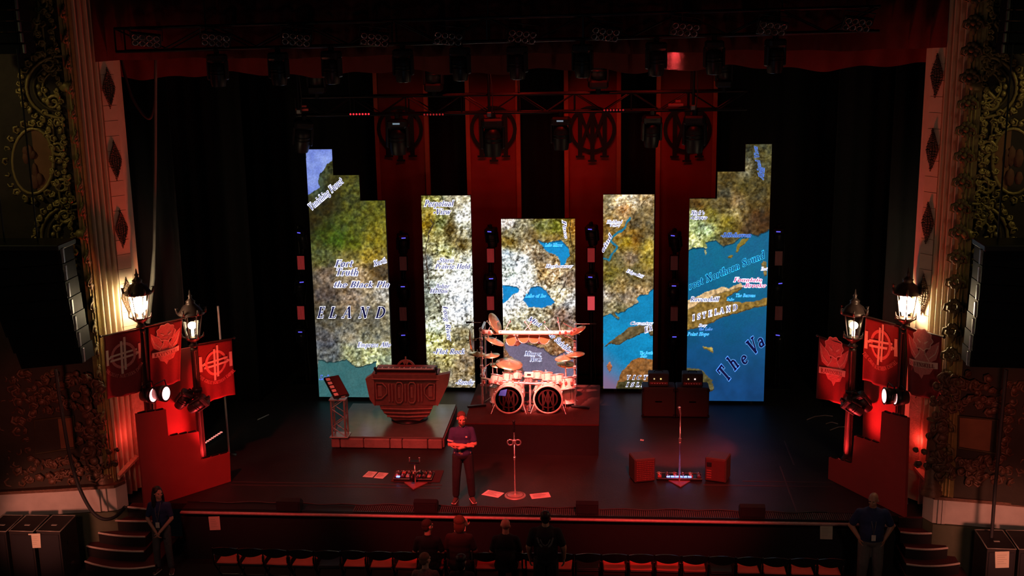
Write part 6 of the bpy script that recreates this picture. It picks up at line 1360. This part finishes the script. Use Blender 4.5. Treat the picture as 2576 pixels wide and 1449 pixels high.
def person(label, base, yaw, J, k=1., bulk=1., shirt=None, trousers=None, skin=SKIN, hair=None, voxel=.012, extras=None, shoes=True, sleeves=.55, cat='person', collar=True, head_yaw=0., head_tilt=0.):
    """J: joints for a 1.8 m figure facing -Y with the ground at 0"""
    b = Vector(base); Rz = Matrix.Rotation(yaw, 3, 'Z')
    X = lambda p: b + Rz @ (Vector(p) * k)
    r = thing('person', label, 'person', b)
    j = {n_: X(p) for n_, p in J.items() if not n_.startswith(('hand', 'toe'))}
    def both(n_): return [(s_, j[n_ + s_]) for s_ in 'LR']
    B = bulk * k; sk = MB()
    up = (j['neck'] - j['pelvis']).normalized()
    hc = j['head']; HR = Rz @ Matrix.Rotation(head_yaw, 3, 'Z') @ Matrix.Rotation(head_tilt, 3, 'X')
    h = lambda x, y, z: hc + HR @ (Vector((x, y, z)) * k)
    # torso core, neck and head
    limb(sk, [j['pelvis'], j['belly'], j['chest'], j['neck']], [.12 * B, .115 * B, .13 * B, .058 * k])
    limb(sk, [j['neck'], hc + Vector((0, 0, -.05)) * k], [.060 * k * max(1, bulk * .9), .056 * k])
    sk.ball(h(0, .012, .035), (.078 * k, .098 * k, .092 * k), 14, 10, HR); sk.ball(h(0, -.018, -.035), (.063 * k, .078 * k, .085 * k), 12, 9, HR); sk.ball(h(0, -.062, -.088), (.030 * k, .030 * k, .026 * k), 8, 6, HR)
    limb(sk, [h(0, -.092, .018), h(0, -.116, -.022)], [.010 * k, .015 * k], 6)
    for e in (-1, 1):
        sk.ball(h(e * .082, .01, -.005), (.012 * k, .024 * k, .034 * k), 8, 6, HR); sk.ball(h(e * .034, -.083, .024), (.024 * k, .014 * k, .010 * k), 8, 6, HR); sk.ball(h(e * .040, -.064, -.028), (.024 * k, .024 * k, .024 * k), 8, 6, HR)
    sk.ball(h(0, -.088, -.058), (.026 * k, .012 * k, .007 * k), 8, 5, HR); sk.ball(h(0, -.087, -.070), (.022 * k, .012 * k, .007 * k), 8, 5, HR)
    for s_ in 'LR':
        limb(sk, [j['shoulder' + s_], j['elbow' + s_], j['wrist' + s_]], [.052 * B, .042 * B, .029 * k * (1 + bulk) / 2]); limb(sk, [j['chest'], j['shoulder' + s_]], [.09 * B, .055 * B])
        limb(sk, [j['pelvis'], j['hip' + s_], j['knee' + s_], j['ankle' + s_]], [.1 * B, .080 * B, .056 * B, .040 * k])
        hp = J.get('hand' + s_)
        if hp: hand(sk, j['wrist' + s_], Rz @ Vector(hp[0]), 1 if s_ == 'L' else -1, Rz @ Vector(hp[1]), hp[2] if len(hp) > 2 else .5, k * 1.05)
    me = fuse(sk, voxel * .72, 2); me.materials.clear(); me.materials.append(skin); me.transform(Matrix.Translation(-b)); o = bpy.data.objects.new('body', me); COL.objects.link(o); o.parent = r; o['_o'] = tuple(b); body = o
    def add(nm, mb, m_, vx=voxel, sm=3, par=None):
        me = fuse(mb, vx, sm); me.materials.clear(); me.materials.append(m_); me.transform(Matrix.Translation(-b)); o = bpy.data.objects.new(nm, me); COL.objects.link(o); o.parent = par or r; o['_o'] = tuple(b); return o
    if shirt:
        sh = MB(); RM = Rz
        sh.ball(j['chest'].lerp(j['neck'], .1), (.185 * B, .135 * B, .17 * B), 14, 10, RM); sh.ball(j['belly'], (.165 * B, (.125 if bulk < 1.15 else .16) * B, .19 * B), 14, 10, RM); sh.ball(j['belly'].lerp(j['chest'], .5), (.17 * B, .13 * B, .16 * B), 14, 10, RM); sh.ball(j['pelvis'].lerp(j['belly'], .25), (.172 * B, .13 * B, .11 * B), 14, 10, RM)
        limb(sh, [j['chest'].lerp(j['neck'], .4), j['neck'] + Vector((0, 0, -.015 * k))], [.10 * B, .07 * k * max(1, bulk * .9)])
        for s_ in 'LR':
            e_ = j['shoulder' + s_].lerp(j['elbow' + s_], min(1, sleeves * 1.35)); limb(sh, [j['chest'].lerp(j['neck'], .45), j['shoulder' + s_], e_], [.082 * B, .063 * B, .058 * B])
            if sleeves > .8: limb(sh, [e_, j['wrist' + s_]], [.058 * B, .045 * B])
        so = add('shirt', sh, shirt)
        if collar:
            cm = MB()
            for e in (-1, 1): cm.prism([j['neck'] + Rz @ Vector(q) * k for q in ((e * .01, -.085, -.02), (e * .075, -.055, .03), (e * .085, -.03, -.015), (e * .06, -.10, -.065))], Rz @ Vector((0, -.008, 0)))
            obj('collar', cm, shirt, so)
    if trousers:
        tr = MB(); tr.ball(j['pelvis'], (.165 * B, .125 * B, .12 * B), 14, 10, Rz)
        for s_ in 'LR': limb(tr, [j['hip' + s_], j['knee' + s_], j['ankle' + s_].lerp(j['knee' + s_], .10)], [.100 * B, .077 * B, .066 * (k + B) / 2])
        add('trousers', tr, trousers)
    if shoes:
        for s_ in 'LR':
            a = j['ankle' + s_]; f = J.get('toe' + s_, (0, -1, 0)); f = Rz @ Vector(f).normalized(); zb = b.z; s3 = MB()
            c_ = Vector((a.x, a.y, zb)); limb(s3, [c_ + Vector((0, 0, .045 * k)) - f * .04 * k, c_ + f * .10 * k + Vector((0, 0, .045 * k)), c_ + f * .165 * k + Vector((0, 0, .036 * k))], [.045 * k, .044 * k, .034 * k]); limb(s3, [c_ + Vector((0, 0, .05 * k)), a], [.044 * k, .042 * k])
            so = add('shoe', s3, mat('shoe_leather', (.10, .06, .05), .5), .010, 2); obj('sole', MB().bbox(c_ + f * .06 * k + Vector((0, 0, .012 * k)), (.092 * k, .26 * k, .022 * k), .008, math.atan2(f.y, f.x) + PI / 2), mat('shoe_sole', (.62, .55, .5), .6), so)
    if hair: 
        hm = MB(); hair[0](hm, h, k, HR); add('hair', hm, hair[1], .010, 2)
    for e in (-1, 1): obj('eye', MB().ball(h(e * .033, -.083, .008), .012 * k, 8, 6), mat('eye_dark', (.03, .02, .02), .3), body)
    if extras: extras(r, j, X, h, k)
    return r
STAND = dict(pelvis=(0, 0, .96), belly=(0, -.01, 1.12), chest=(0, -.005, 1.32), neck=(0, .01, 1.50), head=(0, -.015, 1.675), shoulderL=(.172, .01, 1.42), shoulderR=(-.172, .01, 1.42), elbowL=(.24, .03, 1.14), elbowR=(-.24, .03, 1.14), wristL=(.25, -.05, .90), wristR=(-.25, -.05, .90),
             hipL=(.095, 0, .92), hipR=(-.095, 0, .92), kneeL=(.12, -.02, .50), kneeR=(-.12, -.02, .50), ankleL=(.135, .02, .09), ankleR=(-.135, .02, .09), handL=((0, -.1, -1), (-1, 0, 0)), handR=((0, -.1, -1), (1, 0, 0)), toeL=(.25, -1, 0), toeR=(-.25, -1, 0))
def short_hair(hm, h, k, R): hm.ball(h(0, .022, .055), (.086 * k, .100 * k, .082 * k), 12, 8, R); hm.ball(h(0, .055, .0), (.078 * k, .062 * k, .085 * k), 10, 8, R)
def full_hair(hm, h, k, R): short_hair(hm, h, k, R); hm.ball(h(0, .05, -.04), (.10 * k, .075 * k, .13 * k), 12, 8, R); hm.ball(h(0, .02, .06), (.10 * k, .11 * k, .085 * k), 12, 8, R)
def long_hair(hm, h, k, R):
    hm.ball(h(0, .025, .05), (.092 * k, .105 * k, .088 * k), 12, 8, R); hm.ball(h(0, .06, -.05), (.105 * k, .07 * k, .16 * k), 12, 8, R)
    for e in (-1, 1): limb(hm, [h(e * .075, .03, .03), h(e * .095, .02, -.10), h(e * .095, .01, -.24), h(e * .07, 0, -.33)], [.035 * k, .045 * k, .045 * k, .02 * k], 8)
    hm.ball(h(0, .075, -.2), (.11 * k, .05 * k, .16 * k), 10, 8, R)
def beard(r, j, X, h, k):
    mb = MB()
    for an in range(-3, 4): a = an * .42; mb.ball(h(math.sin(a) * .058, -.02 - math.cos(a) * .068, -.082 + .02 * abs(an) / 3), (.022 * k, .012 * k, .026 * k), 7, 5)
    obj('beard', mb, mat('beard_brown', (.13, .06, .04), .9), r)
NAVY = mat('navy_polo', (.045, .042, .13), .85, noise=.2, scale=14); JEANS = mat('black_jeans', (.018, .016, .02), .8, noise=.3, scale=16)
# the man on the stage, arms crossed
m = atZ(1167, 1260); J = dict(STAND); J.update(elbowL=(.235, -.05, 1.17), wristL=(-.055, -.215, 1.145), elbowR=(-.235, -.05, 1.17), wristR=(.065, -.185, 1.185), handL=((-1, .12, .08), (0, .4, 1), .35), handR=((1, .15, -.05), (0, .6, -1), .35), head=(0, -.035, 1.67), ankleL=(.16, .02, .09), ankleR=(-.15, .02, .09), kneeL=(.135, -.02, .5), kneeR=(-.13, -.02, .5))
def man_extra(r, j, X, h, k):
    beard(r, j, X, h, k)
    obj('belt', MB().lathe([(.158, -.02), (.162, 0), (.158, .02)], X((0, 0, 1.0)), 20, Matrix.Diagonal((1.06, .80, 1))), mat('belt_black', (.02, .02, .02), .4), r)
    obj('buckle', MB().bbox(X((-.02, -.135, 1.0)), (.055, .015, .045), .006), CHROME, r)
    for e in (-1, 1): obj('belt_clip', MB().bbox(X((e * .15, -.075, 1.0)), (.028, .03, .04), .008), CHROME, r)
    obj('pass_badge', MB().bbox(X((-.05, -.135, 1.04)), (.05, .012, .07), .004), mat('badge_grey', (.35, .35, .25), .5), r)
    obj('chest_print', MB().bbox(X((.08, -.142, 1.34)), (.035, .006, .03), .002), PAPER, r)
    obj('sleeve_cuff', MB().lathe([(.066, -.015), (.069, 0), (.066, .015)], j['shoulderR'].lerp(j['elbowR'], .72), 14, (j['elbowR'] - j['shoulderR']).to_track_quat('Z', 'Y').to_matrix()), mat('cuff_white', (.6, .5, .5), .7), r)
person('bearded man in a navy polo and dark jeans standing on the stage with arms crossed', (m.x, m.y, .0), .12, J, 1.015, 1.08, NAVY, JEANS, hair=(short_hair, mat('hair_sandy', (.10, .05, .035), .8)), voxel=.010, extras=man_extra, head_tilt=.12, head_yaw=.1)
# woman guard at the steps
JEANB = mat('grey_jeans', (.10, .095, .10), .85, noise=.4, scale=18); BLUE = mat('blue_polo', (.02, .035, .11), .85, noise=.2, scale=14)
w_ = atZ(415, 1438, ZH); J = dict(STAND); J.update(elbowL=(.24, -.04, 1.15), wristL=(.035, -.20, .93), elbowR=(-.24, -.04, 1.15), wristR=(-.035, -.20, .93), handL=((-.45, -.3, -.8), (-.6, .3, 0), .6), handR=((.45, -.3, -.8), (.6, .3, 0), .6))
def badge(r, j, X, h, k, o=0.):
    obj('lanyard', MB().tube([X((-.06, -.07, 1.50)), X((-.03, -.15 - o, 1.3)), X((0, -.17 - o, 1.12)), X((.03, -.15 - o, 1.3)), X((.06, -.07, 1.50))], .006, 5), mat('lanyard_grey', (.15, .15, .16), .7), r); obj('pass_badge', MB().bbox(X((0, -.178 - o, 1.07)), (.075, .010, .11), .004), mat('badge_white', (.62, .60, .52), .6), r)
person('long-haired woman in a blue polo and jeans standing with clasped hands by the steps', (w_.x, w_.y, ZH), .05, J, .955, .94, BLUE, JEANB, hair=(long_hair, mat('hair_black', (.012, .008, .008), .5)), extras=badge, head_yaw=.85)
# bald guard on the right
g_ = atY(2198, 1236, -.62); J = dict(STAND); J.update(elbowL=(.34, .06, 1.17), wristL=(.215, -.06, .99), elbowR=(-.34, .06, 1.17), wristR=(-.215, -.06, .99), shoulderL=(.21, .01, 1.43), shoulderR=(-.21, .01, 1.43), handL=((-.25, -.25, -1), (-1, .3, 0), .5), handR=((.25, -.25, -1), (1, .3, 0), .5))
SKIN2 = mat('skin_tan', (.42, .22, .14), .5, noise=.08, scale=18)
person('bald broad guard in a blue polo and grey trousers with hands at his pockets', (g_.x, -.62, ZH), -.05, J, 1.03, 1.28, BLUE, mat('grey_slacks', (.13, .125, .12), .85, noise=.3, scale=14), skin=SKIN2, extras=lambda *a: badge(*a, .05), head_yaw=-.45, head_tilt=.1)
# onlookers seen from behind
SIT = dict(STAND); SIT.update(pelvis=(0, .0, .55), belly=(0, -.01, .71), chest=(0, -.03, .92), neck=(0, -.03, 1.10), head=(0, -.055, 1.265), shoulderL=(.172, -.02, 1.02), shoulderR=(-.172, -.02, 1.02), elbowL=(.25, -.08, .76), elbowR=(-.25, -.08, .76), wristL=(.14, -.30, .66), wristR=(-.14, -.30, .66), hipL=(.1, -.02, .54), hipR=(-.1, -.02, .54), kneeL=(.12, -.44, .52), kneeR=(-.12, -.44, .52), ankleL=(.12, -.46, .09), ankleR=(-.12, -.46, .09), handL=((-.5, -.8, -.1), (0, 0, -1)), handR=((.5, -.8, -.1), (0, 0, -1)))
TEEB = mat('black_tee', (.012, .012, .013), .9); TEER = mat('maroon_top', (.06, .022, .022), .9)
def seated(label, px, ytop, ks, bulk, shirt, hair, hy=0., skin=SKIN, extras=None, base=None):
    q = atZ(px, ytop, ZH + 1.36 * ks); return person(label, (q.x, q.y, ZH), PI, SIT, ks, bulk, shirt, JEANS, hair=hair, skin=skin, voxel=.014, head_yaw=hy, extras=extras, collar=False)
seated('dark-haired onlooker in black seated in the front row, head turned to the drums', 1074, 1314, 1.02, 1.0, TEEB, (short_hair, mat('hair_darkbrown', (.045, .02, .015), .8)), -.7)
def raised(r, j, X, h, k):
    mb = MB(); limb(mb, [h(-.10, -.06, -.06), h(-.14, -.10, -.06)], [.03, .028]); hand(mb, h(-.12, -.08, -.10), (-.1, -.2, 1), 1, (0, 1, 0), .4, 1.)
    me = fuse(mb, .009, 2); me.materials.clear(); me.materials.append(SKIN); me.transform(Matrix.Translation(-Vector(r.location))); o = bpy.data.objects.new('raised_hand', me); COL.objects.link(o); o.parent = r
J2 = None
seated('onlooker with full reddish-brown hair and maroon top seated before the paper notice', 1154, 1306, 1.06, 1.1, TEER, (full_hair, mat('hair_auburn', (.16, .055, .03), .8)), .15, SKIN, raised)
seated('bald onlooker in black seated in the front row below the centre microphone', 1271, 1312, 1.03, 1.15, TEEB, None, -.25)
def tee_print(r, j, X, h, k):
    D = Draw(lambda a, b_: X((a, .148 + 0 * b_, 1.28 + b_)))
    D.path([(-.13, .10), (-.10, .0), (-.04, -.07), (0, -.10), (.04, -.07), (.10, .0), (.13, .10)], .028); D.path([(-.08, .07), (-.05, .0), (0, -.04), (.05, .0), (.08, .07)], .018); D.poly([(-.03, -.06), (.03, -.06), (.02, -.13), (-.02, -.13)])
    o = obj('back_print', D.mb, mat('tee_print', (.16, .18, .16), .9), r); o.modifiers.new('t', 'SOLIDIFY').thickness = .01
J = dict(STAND); J.update(elbowL=(.285, .02, 1.16), wristL=(.27, -.06, .92), elbowR=(-.30, .03, 1.17), wristR=(-.30, -.05, .93), shoulderL=(.2, .01, 1.43), shoulderR=(-.2, .01, 1.43), head=(0, -.03, 1.665))
q = atZ(1372, 1290, ZH + 1.82); person('stout man in a black T-shirt with a pale back print standing among the front chairs', (q.x, q.y, ZH), PI, J, 1.03, 1.25, TEEB, JEANS, skin=SKIN2, hair=(short_hair, mat('hair_black', (.012, .008, .008), .5)), voxel=.013, extras=tee_print, collar=False)
seated('short fair-haired onlooker seated in the second row at the bottom edge', 1068, 1398, .98, 1.0, mat('plaid_shirt', (.16, .10, .09), .9, noise=.8, scale=30), (short_hair, mat('hair_fair', (.17, .085, .05), .8)), -.6)
seated('dark-haired onlooker seated in the second row behind the reddish-brown hair', 1160, 1402, .95, .95, TEEB, (full_hair, mat('hair_black', (.012, .008, .008), .5)), -.5)
